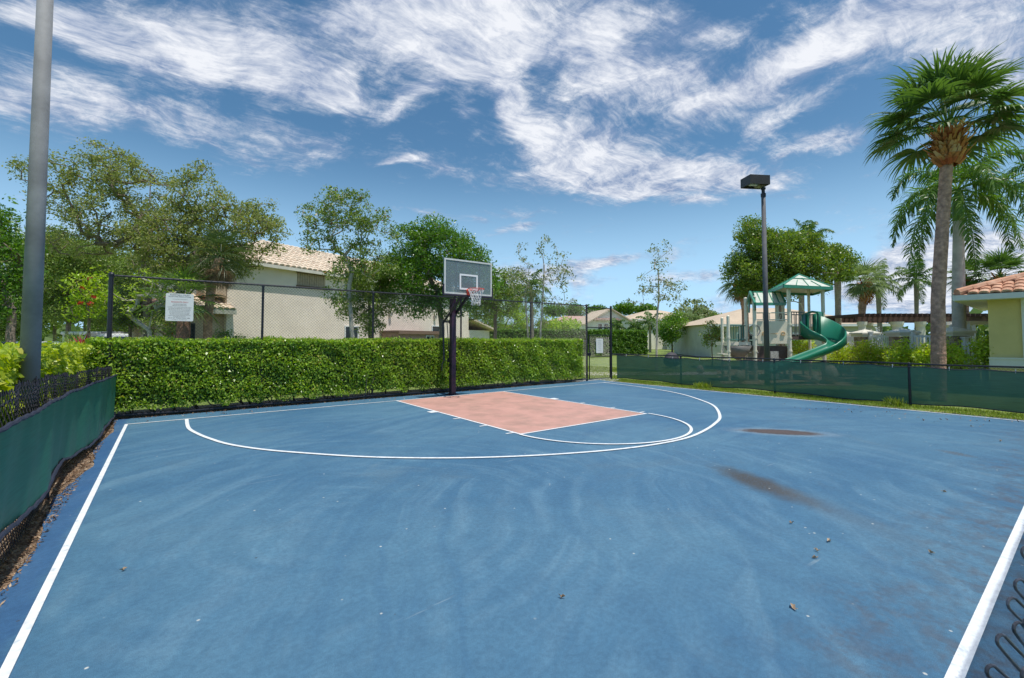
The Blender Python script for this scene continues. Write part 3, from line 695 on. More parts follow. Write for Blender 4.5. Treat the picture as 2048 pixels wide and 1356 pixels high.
    b.box((BX, BYY-.035, rz-.06), (.15, .03, .17)); b.box((BX, BYY-.10, rz-.012), (.14, .12, .022))
    for s in (-1, 1):
        b.tube([(BX+s*.06, BYY-.04, rz-.11), (BX+s*.15, RC[1]+.12, rz-.015)], .009, 6)
        b.tube([(BX+s*.06, BYY-.12, rz), (BX+s*.12, RC[1]+.195, rz)], .010, 6)
    rim = b.build('rim', OR, t, smooth=True)
    b = MB(); b.tube([RC+np.array([.195*math.cos(a), .195*math.sin(a), -.03]) for a in np.linspace(.9, 2.25, 14)], .007, 6)
    # net: twelve strands crossing, three rows of diamonds then a tight skirt
    rows = [(0, .222), (.11, .185), (.20, .15), (.28, .128), (.35, .120), (.41, .125)]; n = 12; A, B = [], []
    def np_(k, j):
        z, r_ = rows[k]; a = 2*math.pi*(j+(.5 if k % 2 else 0))/n; return RC+np.array([r_*math.cos(a)+.006*math.sin(j*3+k), r_*math.sin(a)+.006*math.cos(j*5+k), -z-.008*math.sin(j*2.3)])
    for k in range(len(rows)-1):
        for j in range(n):
            a = np_(k, j); 
            for jj in ((j, j-1) if k % 2 == 0 else (j, j+1)):
                A.append(a); B.append(np_(k+1, jj))
    for j in range(n): e = np_(5, j); A.append(e); B.append(e+np.array([0, 0, -.035-.02*(j % 3 == 0)]))
    np_mesh('net', prism_segments(A, B, .0065, 5), 4, mat('net_cord', (.78, .78, .76), .8), t)
hoop()

# ------------------------------------------------------------------ court lights
def court_light(base, h, r0, r1, label, headang, pc=(.105, .105, .115), pn='pole_bronze'):
    t = thing('court_light', label, 'light pole', (base[0], base[1], 0), 'court floodlights')
    PM = mat(pn, pc, .75, 0, (3, .18), (180, .05, .002), two=(tuple(q*1.5 for q in pc), 1.3, .45, .8))
    b = MB(); b.tube([(base[0], base[1], 0), (base[0], base[1], h-.3)], [r0, r1], 28, cap=True); b.build('pole', PM, t, smooth=True)
    b = MB(); b.lathe((base[0], base[1], h-.34), [(r1*1.2, 0), (r1*1.25, .12), (r1*.8, .14), (r1*.8, .26), (r1*1.2, .28), (r1*1.2, .34)], 16); b.build('collar', BLACK, t)
    ax = np.array([math.cos(headang), math.sin(headang), 0]); ay = np.array([-ax[1], ax[0], 0]); c = np.array([base[0], base[1], h+.20])+ax*.32
    w, dd, hh = .78, .58, .36; b = MB()
    b.box(c+np.array([0, 0, hh/2-.01]), (w, dd, .02), ax=(ax, ay, (0, 0, 1)))
    for s in (-1, 1):
        b.box(c+ax*s*(w/2-.01), (.02, dd, hh-.04), ax=(ax, ay, (0, 0, 1))); b.box(c+ay*s*(dd/2-.01), (w-.04, .02, hh-.04), ax=(ax, ay, (0, 0, 1)))
    hd = b.build('lamp_head', mat('head_bronze', (.045, .040, .040), .5, .2, (5, .2)), t)
    b = MB(); b.box(c+np.array([0, 0, -.06]), (w-.05, dd-.05, .02), ax=(ax, ay, (0, 0, 1))); b.box(c-ax*.2+np.array([0, 0, -.12]), (.28, .34, .10), ax=(ax, ay, (0, 0, 1))); b.build('reflector', mat('reflector', (.35, .32, .24), .3, .7, (12, .3)), hd)
    b = MB(); b.tube([c-ax*.15+np.array([0, 0, -.09]), c+ax*.25+np.array([0, 0, -.09])], .06, 12); b.build('bulb', mat('bulb', (.7, .7, .66), .2), hd)
court_light(H(62, 5.05), 7.2, .090, .064, 'wide grey light pole rising behind the left fence', R(20), (.21, .21, .215), 'pole_grey')  # lighter grey base colour than the other light pole
court_light(H(1533, 16.6), 7.35, .095, .072, 'slim dark light pole with square head beside the playground', R(172)-YAW+R(15))

# ------------------------------------------------------------------ hedges
HL = leafmat('hedge_leaf', (.026, .078, .010), (.25, .355, .045), (.50, .45, .10), .40, .30)
HLT = leafmat('hedge_new_leaf', (.12, .22, .018), (.34, .45, .045), (.55, .52, .10), .4, .35)
DARKTWIG = mat('hedge_twig', (.035, .028, .018), .95)
def hedge(name, label, p0, p1, wid, z0, z1, leaf, n, m, group=None, stems=True, core=True, zn=.03, bias=None):
    """p0-p1 is the centre line of the hedge on the ground"""
    p0 = np.array(p0[:2], float); p1 = np.array(p1[:2], float); Ln = np.linalg.norm(p1-p0); u = (p1-p0)/Ln; v = np.array([-u[1], u[0]])
    t = thing(name, label, 'hedge', (*((p0+p1)/2), 0), group)
    s = rng.random(n)*Ln; hz = z1-z0
    # faces weighted by area: two sides, top, two ends
    A = np.array([Ln*hz, Ln*hz, Ln*wid*1.1, wid*hz, wid*hz]); k = rng.choice(5, n, p=A/A.sum())
    dep = np.abs(rng.normal(size=n))*.075; w = (rng.random(n)-.5)*wid; z = z0+rng.random(n)*hz
    lump = .022*np.sin(s*3.1+z*2)+.022*np.sin(s*7.3+1+z*5)+.018*np.sin(z*9+s*1.3)
    top = z1+zn*.6*np.sin(s*2.2)+zn*.5*np.sin(s*5.7+1)
    S = s.copy(); Wd = w.copy(); Z = z.copy()
    Wd = np.where(k == 0, wid/2-dep+lump, Wd); Wd = np.where(k == 1, -wid/2+dep-lump, Wd)
    S = np.where(k == 3, dep-lump, S); S = np.where(k == 4, Ln-dep+lump, S)
    Z = np.where(k == 2, top-dep*.6+np.abs(rng.normal(size=n))*.03*(rng.random(n) < .3), np.minimum(Z, top))
    # ragged underside
    gap = z0+.07*np.abs(np.sin(s*4.1+.5*np.sin(s*1.7)))+.16*np.clip(np.sin(s*.9+2)*np.sin(s*2.3)-.45, 0, 1)+.03*np.sin(s*9.7)
    keep = Z > gap; S, Wd, Z, k = S[keep], Wd[keep], Z[keep], k[keep]
    C = np.stack([p0[0]+u[0]*S+v[0]*Wd, p0[1]+u[1]*S+v[1]*Wd, Z], 1); out = np.zeros((len(C), 3))
    out[k == 0] = [v[0], v[1], -.5]; out[k == 1] = [-v[0], -v[1], -.5]; out[k == 2] = [0, 0, 1.0]; out[k == 3] = [-u[0], -u[1], -.3]; out[k == 4] = [u[0], u[1], -.3]
    V = leaves(C, leaf, .58, .35, out)
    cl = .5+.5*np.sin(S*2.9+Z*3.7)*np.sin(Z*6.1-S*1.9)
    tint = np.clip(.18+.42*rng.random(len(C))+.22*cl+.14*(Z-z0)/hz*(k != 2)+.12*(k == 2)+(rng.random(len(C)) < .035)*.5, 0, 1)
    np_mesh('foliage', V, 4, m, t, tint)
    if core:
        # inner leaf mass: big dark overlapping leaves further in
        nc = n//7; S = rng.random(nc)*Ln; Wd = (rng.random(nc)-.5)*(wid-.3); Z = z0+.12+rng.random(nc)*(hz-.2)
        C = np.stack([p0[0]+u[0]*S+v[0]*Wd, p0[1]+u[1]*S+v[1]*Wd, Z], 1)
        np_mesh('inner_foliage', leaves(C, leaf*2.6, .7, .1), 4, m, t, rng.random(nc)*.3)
    if stems:
        for q in np.arange(.25, Ln, .42):
            b = MB()
            q += rng.normal()*.08; w0 = rng.normal()*wid*.12; c = p0+u*q+v*w0
            for j in range(3):
                e = c+u*rng.normal()*.22+v*rng.normal()*.12
                b.tube([(c[0]+.02*j, c[1], -.02), ((c[0]+e[0])/2+.02*rng.normal(), (c[1]+e[1])/2, z0*.5+.1), (e[0], e[1], z0+.5)], [.016, .013, .008], 5, cap=False)
            b.build('stem', mat('hedge_stem', (.16, .125, .095), .9, 0, (20, .3)), t)
    return t
hedge('hedge', 'long clipped glossy green hedge behind the tall chain-link fence', (-1.35, 13.20), (13.20, 13.20), 1.22, .13, 1.67, .058, 160000, HL)
def left_hedge():
    hedge('hedge', 'bright yellow-green hedge behind the low fence on the left', (-1.85, 3.0), (-1.85, 13.7), 1.15, .15, 1.56, .078, 42000, HLT, stems=True)
left_hedge()
hp0 = H(937, 24.0); hp1 = H(1292, 29.0)
hedge('hedge', 'dark green boundary hedge further back behind the gate', H(930, 44), H(1287, 49), 1.6, .05, 2.62, .20, 24000, leafmat('far_hedge_leaf', (.035, .085, .012), (.11, .20, .03), (.24, .30, .05), .3, .5), stems=False)

# ------------------------------------------------------------------ broadleaf trees
LEAF = {
 'oak': leafmat('oak_leaf', (.060, .085, .022), (.215, .240, .065), (.30, .29, .10), .42, .5),
 'dark': leafmat('dark_leaf', (.030, .078, .012), (.105, .20, .024), (.22, .29, .05), .35, .35),
 'mid': leafmat('mid_leaf', (.045, .085, .018), (.17, .235, .045), (.28, .28, .07), .35, .45),
 'bright': leafmat('bright_leaf', (.12, .22, .018), (.30, .42, .04), (.48, .48, .08), .4, .45),
 'grey': leafmat('grey_leaf', (.08, .11, .04), (.20, .235, .09), (.24, .20, .10), .3, .5),
 'rusty': leafmat('rusty_leaf', (.045, .080, .016), (.17, .235, .045), (.28, .08, .03), .3, .45),
 'seagrape': leafmat('playground_leaf', (.030, .078, .012), (.165, .230, .035), (.30, .25, .06), .35, .35),
}
BARK = mat('bark', (.22, .17, .135), .95, 0, (14, .35), (25, .8, .02)); PALEBARK = mat('pale_bark', (.50, .46, .40), .9, 0, (10, .30), (20, .6, .015), two=((.30, .26, .22), 5, .5, .7))
def tree(name, label, cat, base, blobs, d, kind, trunk=None, r0=.12, leaf=.10, dens=1.0, tips=None, clump=.38, bark=None, group=None, aspect=.5, up=.35, spread=(1, 1, .75), dirfn=None, minr=.010, tint0=0.0, zbase=0):
    """blobs: (px, py, rx_px, ry_px[, d offset m]) ellipsoids of crown seen in the photo; leaves sit on twig tips grown inside them"""
    E_ = []
    for q in blobs:
        dd = d+(q[4] if len(q) > 4 else 0); c = P(q[0], q[1], dd); E_.append((c, q[2]*dd/FPX, q[3]*dd/FPX))
    vol = np.array([rx*ry*(rx*.5+ry*.5) for _, rx, ry in E_]); nt_ = tips or int(np.clip(26*vol.sum()/(clump**1.4), 40, 520))
    T = []
    for (c, rx, ry), w in zip(E_, vol**.8/(vol**.8).sum()):
        k = max(4, int(nt_*w)); q = ball(k, .25); rd = (rx+ry)/2
        T.append(c+q[:, :1]*_R*rx+q[:, 1:2]*np.array([0, 0, 1])*ry+q[:, 2:]*np.array([_F[0], _F[1], 0])*rd)
    T = np.concatenate(T); T = T[T[:, 2] > zbase+.15]
    # trunk nodes
    if trunk is None: trunk = [base, None]
    tp = []
    for k, q in enumerate(trunk):
        if len(q) == 2 and k == 0: w = H(q[0], d, 0); w[2] = zbase
        else: w = P(q[0], q[1], d+(q[2] if len(q) > 2 else 0))
        tp.append(w)
    nodes, par = [], []
    for i in range(len(tp)-1):
        m_ = max(2, int(np.linalg.norm(tp[i+1]-tp[i])/.35))
        for k in range(m_):
            nodes.append(tp[i]+(tp[i+1]-tp[i])*k/m_+rng.normal(size=3)*[.012, .012, 0]*(len(nodes) > 0)); par.append(len(nodes)-2)
    nodes.append(tp[-1]); par.append(len(nodes)-2); ntr = len(nodes)
    root = tp[-1]; order = np.argsort(np.linalg.norm(T-root, axis=1)); tipidx = []
    first = max(1, int(ntr*.35))
    for i in order:
        tpt = T[i]; arr = np.array(nodes[first:]); dist = np.linalg.norm(arr-tpt, axis=1)
        pen = dist+.35*np.maximum(0, np.linalg.norm(arr-root, axis=1)-np.linalg.norm(tpt-root))+.25*np.maximum(0, arr[:, 2]-tpt[2])
        j = first+int(np.argmin(pen)); a = nodes[j]; L_ = np.linalg.norm(tpt-a); m_ = max(1, int(L_/.45)); prev = j
        for k in range(1, m_+1):
            f = k/m_; pnt = a+(tpt-a)*f+np.array([0, 0, -.10*L_*math.sin(math.pi*f)])+(rng.normal(size=3)*.04*L_ if k < m_ else 0)
            nodes.append(pnt); par.append(prev); prev = len(nodes)-1
        tipidx.append(prev)
    cnt = np.zeros(len(nodes)); 
    for i in tipidx: cnt[i] += 1
    for i in range(len(nodes)-1, 0, -1): cnt[par[i]] += cnt[i]
    tot = max(cnt[ntr-1], 1)
    rad = np.maximum(minr, r0*.8*(cnt/cnt[0])**.5)
    for i in range(ntr): rad[i] = max(rad[i], r0*(1-.45*i/ntr))
    rad[0] *= 1.35
    A = np.array([nodes[par[i]] for i in range(1, len(nodes))]); B = np.array(nodes[1:]); ra = np.array([min(rad[par[i]], rad[i]*1.6) for i in range(1, len(nodes))]); rb = rad[1:]
    for i in range(1, ntr): ra[i-1] = rad[i-1]
    t = thing(name, label, cat, tp[0], group)
    tv = unit(B-A); ref = np.where(np.abs(tv[:, 2:3]) > .95, np.array([[1., 0, 0]]), np.array([[0, 0, 1.]])); a_ = unit(np.cross(tv, ref)); b_ = np.cross(tv, a_)
    nn = 6; Q = []; 
    for j in range(nn):
        c0, s0, c1, s1 = math.cos(2*math.pi*j/nn), math.sin(2*math.pi*j/nn), math.cos(2*math.pi*(j+1)/nn), math.sin(2*math.pi*(j+1)/nn)
        o0 = a_*c0+b_*s0; o1 = a_*c1+b_*s1; Q.append(np.stack([A+o0*ra[:, None], A+o1*ra[:, None], B+o1*rb[:, None], B+o0*rb[:, None]], 1))
    bk = bark or BARK
    np_mesh('trunk', np.concatenate(Q), 4, bk, t)
    # foliage
    per = max(6, int(46*dens*(clump/.38)**1.7*(.10/leaf)**1.3)); tips_ = np.array([nodes[i] for i in tipidx]); n = per*len(tips_)
    C = np.repeat(tips_, per, 0)+ball(n)*np.array(spread)*clump*np.repeat(.6+.8*rng.random(len(tips_)), per)[:, None]
    dirs = None if dirfn is None else dirfn(C, np.repeat(tips_, per, 0))
    ctint = np.repeat(rng.random(len(tips_)), per)
    tint = np.clip(tint0+.10+.40*rng.random(n)+.38*ctint+(rng.random(n) < .04)*.5, 0, 1)
    np_mesh('crown', leaves(C, leaf, aspect, up, dirs), 4, LEAF[kind], t, tint)
    return t
out_ = lambda C, T: unit(C-T)+np.array([0, 0, .2])
# left background
tree('oak_tree', 'dark leafy tree cut by the left edge of the photo', 'tree', None, [(-30, 520, 70, 80), (-10, 600, 45, 45), (-70, 440, 80, 60)], 13, 'dark', [(30, 690), (22, 620), (0, 560)], .13, .085, 1.2, clump=.35)
tree('oak_tree', 'wide feathery oak leaning left behind the hedge, its crown reaching the light pole', 'tree', None,
     [(200, 345, 85, 42), (270, 360, 70, 50), (150, 400, 70, 40), (250, 440, 100, 55), (90, 345, 60, 24, -.5), (160, 480, 80, 40, .5), (310, 470, 70, 60), (200, 310, 50, 22)],
     18, 'oak', [(300, 690), (295, 590), (290, 500)], .20, .085, 1.2, tips=460, clump=.33, dirfn=lambda C, T: np.tile(np.array([-_R+np.array([0, 0, .25])]), (len(C), 1)))
tree('oak_tree', 'broad olive-green oak overhanging the corner of the house', 'tree', None,
     [(400, 400, 60, 50), (350, 460, 80, 60), (450, 450, 90, 60), (520, 470, 50, 45), (400, 520, 100, 50), (520, 430, 45, 30, .5), (330, 540, 60, 50), (395, 350, 30, 25), (470, 520, 50, 30)],
     17, 'oak', [(345, 690), (350, 600), (380, 520)], .22, .085, 1.35, tips=500, clump=.32)
tree('tree', 'light green tree with forked trunk in the second row between light pole and fence post', 'tree', None, [(130, 560, 60, 55), (110, 500, 50, 40), (180, 520, 50, 40), (140, 620, 50, 25)], 22, 'mid', [(138, 690), (137, 645), (132, 600)], .13, .10, 1.1, clump=.45)
tree('tree', 'hazy green tree behind the light pole at far left', 'tree', None, [(60, 600, 60, 60), (70, 520, 40, 50), (20, 640, 50, 30)], 30, 'mid', [(60, 690), (60, 600)], .14, .13, 1.0, clump=.6)
tree('tree', 'green tree filling the view behind the corner fence post', 'tree', None, [(220, 600, 55, 55), (210, 540, 50, 40), (270, 560, 40, 60)], 27, 'mid', [(222, 690), (222, 620)], .14, .12, 1.0, clump=.55)
for (x, y, w, h, d, k, lab) in ((30, 560, 60, 90, 34, 'mid', 'tall green tree seen between the left edge and the light pole'), (110, 600, 60, 60, 36, 'bright', 'yellow-green tree in the third row right of the light pole'), (170, 560, 60, 70, 40, 'grey', 'hazy olive tree far behind the red-flowered tree'), (250, 640, 60, 40, 38, 'mid', 'low green tree behind the pale bare branches'), (262, 615, 32, 42, 18.6, 'mid', 'leafy tree hiding the end wall left of the rules sign')):
    tree('tree', lab, 'tree', None, [(x, y, w, h), (x-w*.5, y+h*.3, w*.6, h*.6), (x+w*.5, y+h*.3, w*.6, h*.6)], d, k, [(x, 690), (x, y+h*.6)], .15 if d > 20 else .08, .15 if d > 20 else .09, 1.3, tips=150, clump=.62 if d > 20 else .34)
ft = tree('flowering_tree', 'small tree with red flower clusters behind the corner of the hedge', 'tree', None, [(175, 570, 35, 30), (165, 610, 30, 24), (195, 600, 22, 30)], 15.5, 'bright', [(180, 690), (178, 640), (172, 600)], .06, .10, 1.0, clump=.32, up=.3)
for x, y, n_f in ((166, 575, 14), (188, 592, 26), (160, 606, 22), (178, 556, 10), (181, 608, 30)):
    C = P(x, y, 14.8+rng.normal()*.15)+ball(n_f)*.085; np_mesh('flower', leaves(C, .06, .7, .3), 4, leafmat('red_flower', (.24, .02, .015), (.42, .05, .025)), ft, rng.random(len(C)))
pm = tree('frangipani_tree', 'small tree with thick pale bare branches and leaf tufts beside the rules sign', 'tree', None,
     [(255, 590, 28, 20), (285, 560, 30, 18), (320, 575, 30, 22), (350, 565, 35, 22), (270, 625, 26, 16), (300, 605, 34, 24), (375, 560, 22, 20)], 14.8, 'bright', [(302, 700), (300, 680), (298, 660)], .085, .11, 1.6, tips=54, clump=.20, bark=PALEBARK, dirfn=out_, aspect=.32, minr=.022)
tree('shrub_tree', 'rounded yellow-green shrub with pale stems between fence post and rules sign', 'shrub', None, [(345, 655, 30, 26), (320, 640, 36, 22), (345, 690, 30, 18)], 16, 'rusty', [(330, 695), (330, 670)], .05, .08, 1.1, clump=.3)
tree('shrub_tree', 'green shrub at the foot of the sabal palm in front of the house', 'shrub', None, [(455, 678, 32, 16), (430, 684, 20, 12), (480, 684, 18, 10)], 17, 'dark', [(455, 695), (455, 680)], .04, .07, 1.2, clump=.22)
# in front of the big house
tree('tree', 'tall open-crowned tree with curved white trunk in front of the long cream house wall', 'tree', None,
     [(640, 440, 38, 42), (690, 405, 60, 28), (745, 430, 30, 32), (620, 490, 25, 22), (700, 470, 55, 40), (740, 520, 55, 35), (690, 540, 40, 30), (680, 590, 35, 20), (780, 470, 25, 18), (660, 400, 25, 22)],
     16.5, 'rusty', [(712, 700), (703, 640), (697, 590), (703, 545), (690, 510)], .095, .085, 1.5, tips=230, clump=.27, bark=PALEBARK)
tree('tree', 'yellow-green tree just behind the white-trunked tree by the house', 'tree', None, [(735, 560, 48, 40), (760, 600, 38, 30), (740, 640, 28, 30), (700, 610, 25, 25), (780, 540, 30, 30)], 18.5, 'mid', [(742, 695), (740, 650), (738, 600)], .09, .085, 1.7, tips=210, clump=.32)
tree('tree', 'dense dark green tree directly behind the backboard', 'tree', None,
     [(880, 500, 60, 55), (820, 490, 40, 45), (850, 560, 60, 50), (920, 520, 55, 50), (960, 560, 45, 40), (815, 540, 35, 40), (860, 460, 45, 25), (900, 600, 55, 30), (830, 615, 40, 20)],
     18, 'dark', [(880, 695), (884, 660), (880, 625), (875, 580)], .13, .09, 1.7, tips=460, clump=.36)
tree('tree', 'leafy branch-heavy tree right of the backboard edge', 'tree', None, [(985, 580, 30, 40), (1010, 600, 32, 34), (970, 620, 30, 26), (1020, 560, 22, 22)], 23, 'mid', [(990, 695), (990, 640), (992, 610)], .11, .10, 1.0, tips=150, clump=.42)
for (x, y, d, k, lab) in ((965, 630, 52, 'mid', 'green background tree beside the end wall of the big house'), (1010, 632, 56, 'bright', 'yellow-green background tree over the boundary hedge, right of the net'), (1055, 640, 58, 'mid', 'low green background tree behind the three thin trunks'), (1035, 600, 62, 'dark', 'darker background tree standing above the yellow-green one')):
    tree('background_tree', lab, 'tree', None, [(x, y, 38, 32), (x-22, y+14, 24, 20), (x+22, y+10, 24, 22)], d, k, [(x, 695), (x, y+20)], .14, .14, .9, tips=110, clump=.62, group='background trees beyond the boundary hedge')
tree('slender_tree', 'tallest slender sparse tree with thin white trunk left of the gate', 'tree', None,
     [(1095, 490, 20, 18), (1120, 530, 26, 28), (1105, 560, 30, 25), (1130, 560, 16, 26), (1080, 505, 10, 12), (1110, 605, 28, 12), (1140, 600, 12, 10)], 21, 'grey', [(1075, 695), (1083, 640), (1087, 580), (1088, 530)], .055, .10, .62, tips=74, clump=.25, bark=PALEBARK)
tree('slender_tree', 'shorter slender sparse tree with thin white trunk beside the taller one', 'tree', None,
     [(1042, 500, 9, 16), (1050, 535, 20, 22), (1040, 575, 26, 22), (1060, 590, 18, 14), (1030, 550, 14, 16)], 21.5, 'grey', [(1060, 695), (1054, 640), (1050, 580)], .05, .10, .62, tips=60, clump=.24, bark=PALEBARK)
tree('slender_tree', 'lone slender tree with open crown on the lawn right of the gate', 'tree', None,
     [(1328, 497, 12, 14), (1300, 500, 16, 8), (1318, 530, 14, 24), (1290, 570, 24, 20), (1345, 575, 28, 20), (1318, 580, 22, 22), (1272, 605, 16, 8), (1345, 600, 20, 8)], 24, 'grey', [(1312, 700), (1314, 640), (1318, 590), (1316, 540)], .065, .11, .62, tips=95, clump=.26, bark=PALEBARK)
# around the lawn and playground
tree('tree', 'round bright green tree on the lawn in front of the white picket fence', 'tree', None, [(1345, 655, 24, 28), (1338, 670, 20, 18), (1352, 640, 16, 16)], 48, 'dark', [(1344, 695), (1344, 670)], .12, .17, 1.2, tips=110, clump=.6, tint0=.2)
tree('tree', 'small young tree with reddish top left of the playground', 'tree', None, [(1424, 662, 16, 18), (1420, 680, 14, 12), (1434, 672, 12, 14)], 27, 'rusty', [(1424, 712), (1424, 690), (1424, 670)], .04, .10, 1.1, tips=60, clump=.28)
tree('tree', 'big round dark tree spreading behind the playground roof', 'tree', None,
     [(1560, 525, 75, 48), (1500, 540, 48, 42), (1625, 535, 60, 48), (1500, 460, 32, 26), (1545, 480, 60, 25), (1600, 490, 50, 26), (1670, 530, 32, 36), (1545, 570, 70, 26), (1515, 490, 40, 30), (1685, 520, 22, 22)],
     26, 'seagrape', [(1560, 700), (1560, 640), (1560, 590)], .20, .12, 1.8, tips=540, clump=.48)
for (x, y, w, h, d, k, lab) in ((1385, 622, 34, 24, 60, 'grey', 'large olive tree behind the lawn between two houses'), (1405, 668, 14, 16, 55, 'mid', 'small green tree against the picket fence'),
     (1425, 636, 18, 8, 85, 'mid', 'treetop just above the clubhouse roof ridge'), (1120, 650, 44, 14, 60, 'bright', 'low mounded yellow-green tree above the boundary hedge'), (1108, 620, 18, 8, 110, 'dark', 'distant treetop leftmost above the far roofs'),
     (1148, 620, 12, 8, 112, 'dark', 'small round distant treetop above the pink roof'), (1192, 623, 18, 7, 112, 'dark', 'distant treetop left of the gable peak'), (1250, 617, 20, 6, 115, 'dark', 'distant treetop over the ridge of the gabled house'),
     (1292, 619, 16, 5, 115, 'dark', 'distant treetop over the right end of the gabled house roof')):
    tree('background_tree', lab, 'tree', None, [(x, y, w, h), (x-w*.4, y+h*.4, w*.6, h*.7), (x+w*.4, y+h*.4, w*.6, h*.7)], d, k, [(x, 690), (x, y+h)], .16, .12+.0035*d, .9, tips=70, clump=.012*d+.12)
# bright shrubs by the pillars
for (x, y, w, h, d, lab) in ((1680, 706, 30, 20, 20.5, 'bright green shrub nearest the slide'), (1742, 704, 32, 22, 18.8, 'bright green shrub between the first two stone pillars'), (1815, 706, 34, 24, 16.6, 'widest bright green shrub in front of the second stone pillar'),
     (1858, 712, 18, 20, 15.4, 'bright green shrub left of the big palm trunk'), (1895, 706, 26, 22, 15.0, 'bright green shrub right of the big palm trunk'), (1968, 692, 12, 22, 14.6, 'narrow shrub at the corner of the yellow building'), (1605, 690, 18, 14, 21.5, 'shrub seen under the playground deck rail')):
    tree('shrub', lab, 'shrub', None, [(x, y, w, h), (x-w*.4, y+8, w*.6, h*.8), (x+w*.4, y+8, w*.6, h*.8), (x, y+26, w*.9, h)], d, 'bright', [(x, 740), (x, y+15)], .035, .085, 1.9, tips=int(120*w/40), clump=.26, up=.6, tint0=.3, group='bright shrubs along the pool wall', dirfn=out_, aspect=.38)

# ------------------------------------------------------------------ palms
PG = leafmat('sabal_frond', (.035, .075, .018), (.10, .17, .035), (.26, .27, .08), .3, .4)
PG2 = leafmat('royal_frond', (.028, .075, .018), (.11, .195, .030), (.30, .34, .06), .4, .35)
PG3 = leafmat('pale_frond', (.09, .13, .045), (.20, .26, .10), (.34, .33, .16), .35, .45)
DEAD = leafmat('dead_frond', (.12, .075, .04), (.30, .19, .10), (.40, .28, .17), .2, .8)
STRIP = lambda a: np.array(a)
def ribbon(c, w, side):
    """c (k,3) centre line, w (k,) half widths, side (3,) -> quads"""
    side = side/(np.linalg.norm(side)+1e-9)
    l = c+side*w[:, None]; r = c-side*w[:, None]; return np.stack([l[:-1], r[:-1], r[1:], l[1:]], 1)
def fan_frond(o, az, el, pet, rad, nseg=34, droop=.45, wid=.018):
    Q = []; d = np.array([math.cos(az)*math.cos(el), math.sin(az)*math.cos(el), math.sin(el)])
    k = 6; c = [o]; dd = d.copy()
    for i in range(k): dd = unit(dd+np.array([0, 0, -.07*(1-abs(el)/2)])); c.append(c[-1]+dd*pet/k)
    c = np.array(c); side = unit(np.cross(dd, [0, 0, 1.])); Q.append(ribbon(c, np.linspace(.022, .012, k+1), side)); Q.append(ribbon(c, np.linspace(.018, .01, k+1), np.cross(side, dd)))
    h = c[-1]; nrm = unit(np.cross(side, dd)); side = np.cross(dd, nrm)
    for j in range(nseg):
        a = -1.95+3.9*j/(nseg-1); a += rng.normal()*.03; L_ = rad*(1-.30*abs(a/1.95)**2)*(1+.07*rng.normal())
        sdv = unit(dd*math.cos(a)+side*math.sin(a)+nrm*(-.10+.22*abs(math.sin(a)))); hn = h.copy(); pts = [hn]; cur = sdv
        for i in range(5):
            cur = unit(cur+np.array([0, 0, -droop*(i/5.)**1.6])-nrm*.04); pts.append(pts[-1]+cur*L_/5)
        w = np.array([.004, wid, wid*1.0, wid*.75, wid*.4, .001])*(rad/1.0)
        sv = np.cross(sdv, nrm); tw = rng.normal()*.35; sv = sv*math.cos(tw)+nrm*math.sin(tw); Q.append(ribbon(np.array(pts), w, sv))
    return np.concatenate(Q)
def feather_frond(o, az, el, L_, nl=46, ll=.55, droop=.09, wid=.022, hang=.5, k=14, plume=.0):
    Q = []; d = np.array([math.cos(az)*math.cos(el), math.sin(az)*math.cos(el), math.sin(el)]); c = [np.array(o)]; ds = [d]
    for i in range(k):
        d = unit(d+np.array([0, 0, -droop*(.5+i*.17)])); c.append(c[-1]+d*L_/k); ds.append(d)
    c = np.array(c); ds = np.array(ds); side = unit(np.cross(ds[0], [0, 0, 1.])+1e-6)
    Q.append(ribbon(c, np.linspace(.035, .006, k+1), side)); Q.append(ribbon(c, np.linspace(.03, .005, k+1), np.array([0, 0, 1.])))
    for j in range(nl):
        f = .14+.86*j/nl; x = f*k; i = min(int(x), k-1); p = c[i]+(c[i+1]-c[i])*(x-i); dd = ds[i]; L1 = ll*(math.sin(math.pi*min(1, .18+f*.86))**.6)*(1+.08*rng.normal())
        upv = np.cross(side, dd)
        for s in (-1, 1):
            q = unit(dd*(.45+.4*f)+side*s*1.0+upv*(plume*rng.normal()+.10)); pts = [p]; cur = q
            for m_ in range(4): cur = unit(cur+np.array([0, 0, -hang*(.4+m_*.35)])); pts.append(pts[-1]+cur*L1/4)
            Q.append(ribbon(np.array(pts), np.array([.006, wid, wid*.9, wid*.5, .001]), unit(dd+.3*rng.normal(size=3))))
    return np.concatenate(Q)
def palm_trunk(pts, r, m, parent, name='trunk', rings=True, n=20):
    pts = [np.array(p, float) for p in pts]; P_, Rr = [], []
    for i in range(len(pts)-1):
        k = max(2, int(np.linalg.norm(pts[i+1]-pts[i])/.07))
        for j in range(k):
            f = j/k; P_.append(pts[i]+(pts[i+1]-pts[i])*f); rr = r[i]+(r[i+1]-r[i])*f; Rr.append(rr*(1+(.018*(len(P_) % 2) if rings else 0)+.012*rng.normal()))
    P_.append(pts[-1]); Rr.append(r[-1]); b = MB(); b.tube(P_, Rr, n); return b.build(name, m, parent)
SABT = mat('sabal_bark', (.52, .30, .21), .95, 0, (9, .40), (16, 1.0, .03), two=((.30, .17, .12), 4, .45, .7))
SABT2 = mat('sabal_bark_pale', (.40, .33, .26), .95, 0, (14, .35), (22, 1.0, .02))
ROYT = mat('royal_bark', (.50, .48, .42), .8, 0, (3, .16), (30, .3, .008), two=((.36, .34, .30), 2.4, .5, .7))
BOOT = leafmat('leaf_base', (.30, .07, .02), (.60, .23, .07), (.62, .40, .20), .05, .8)
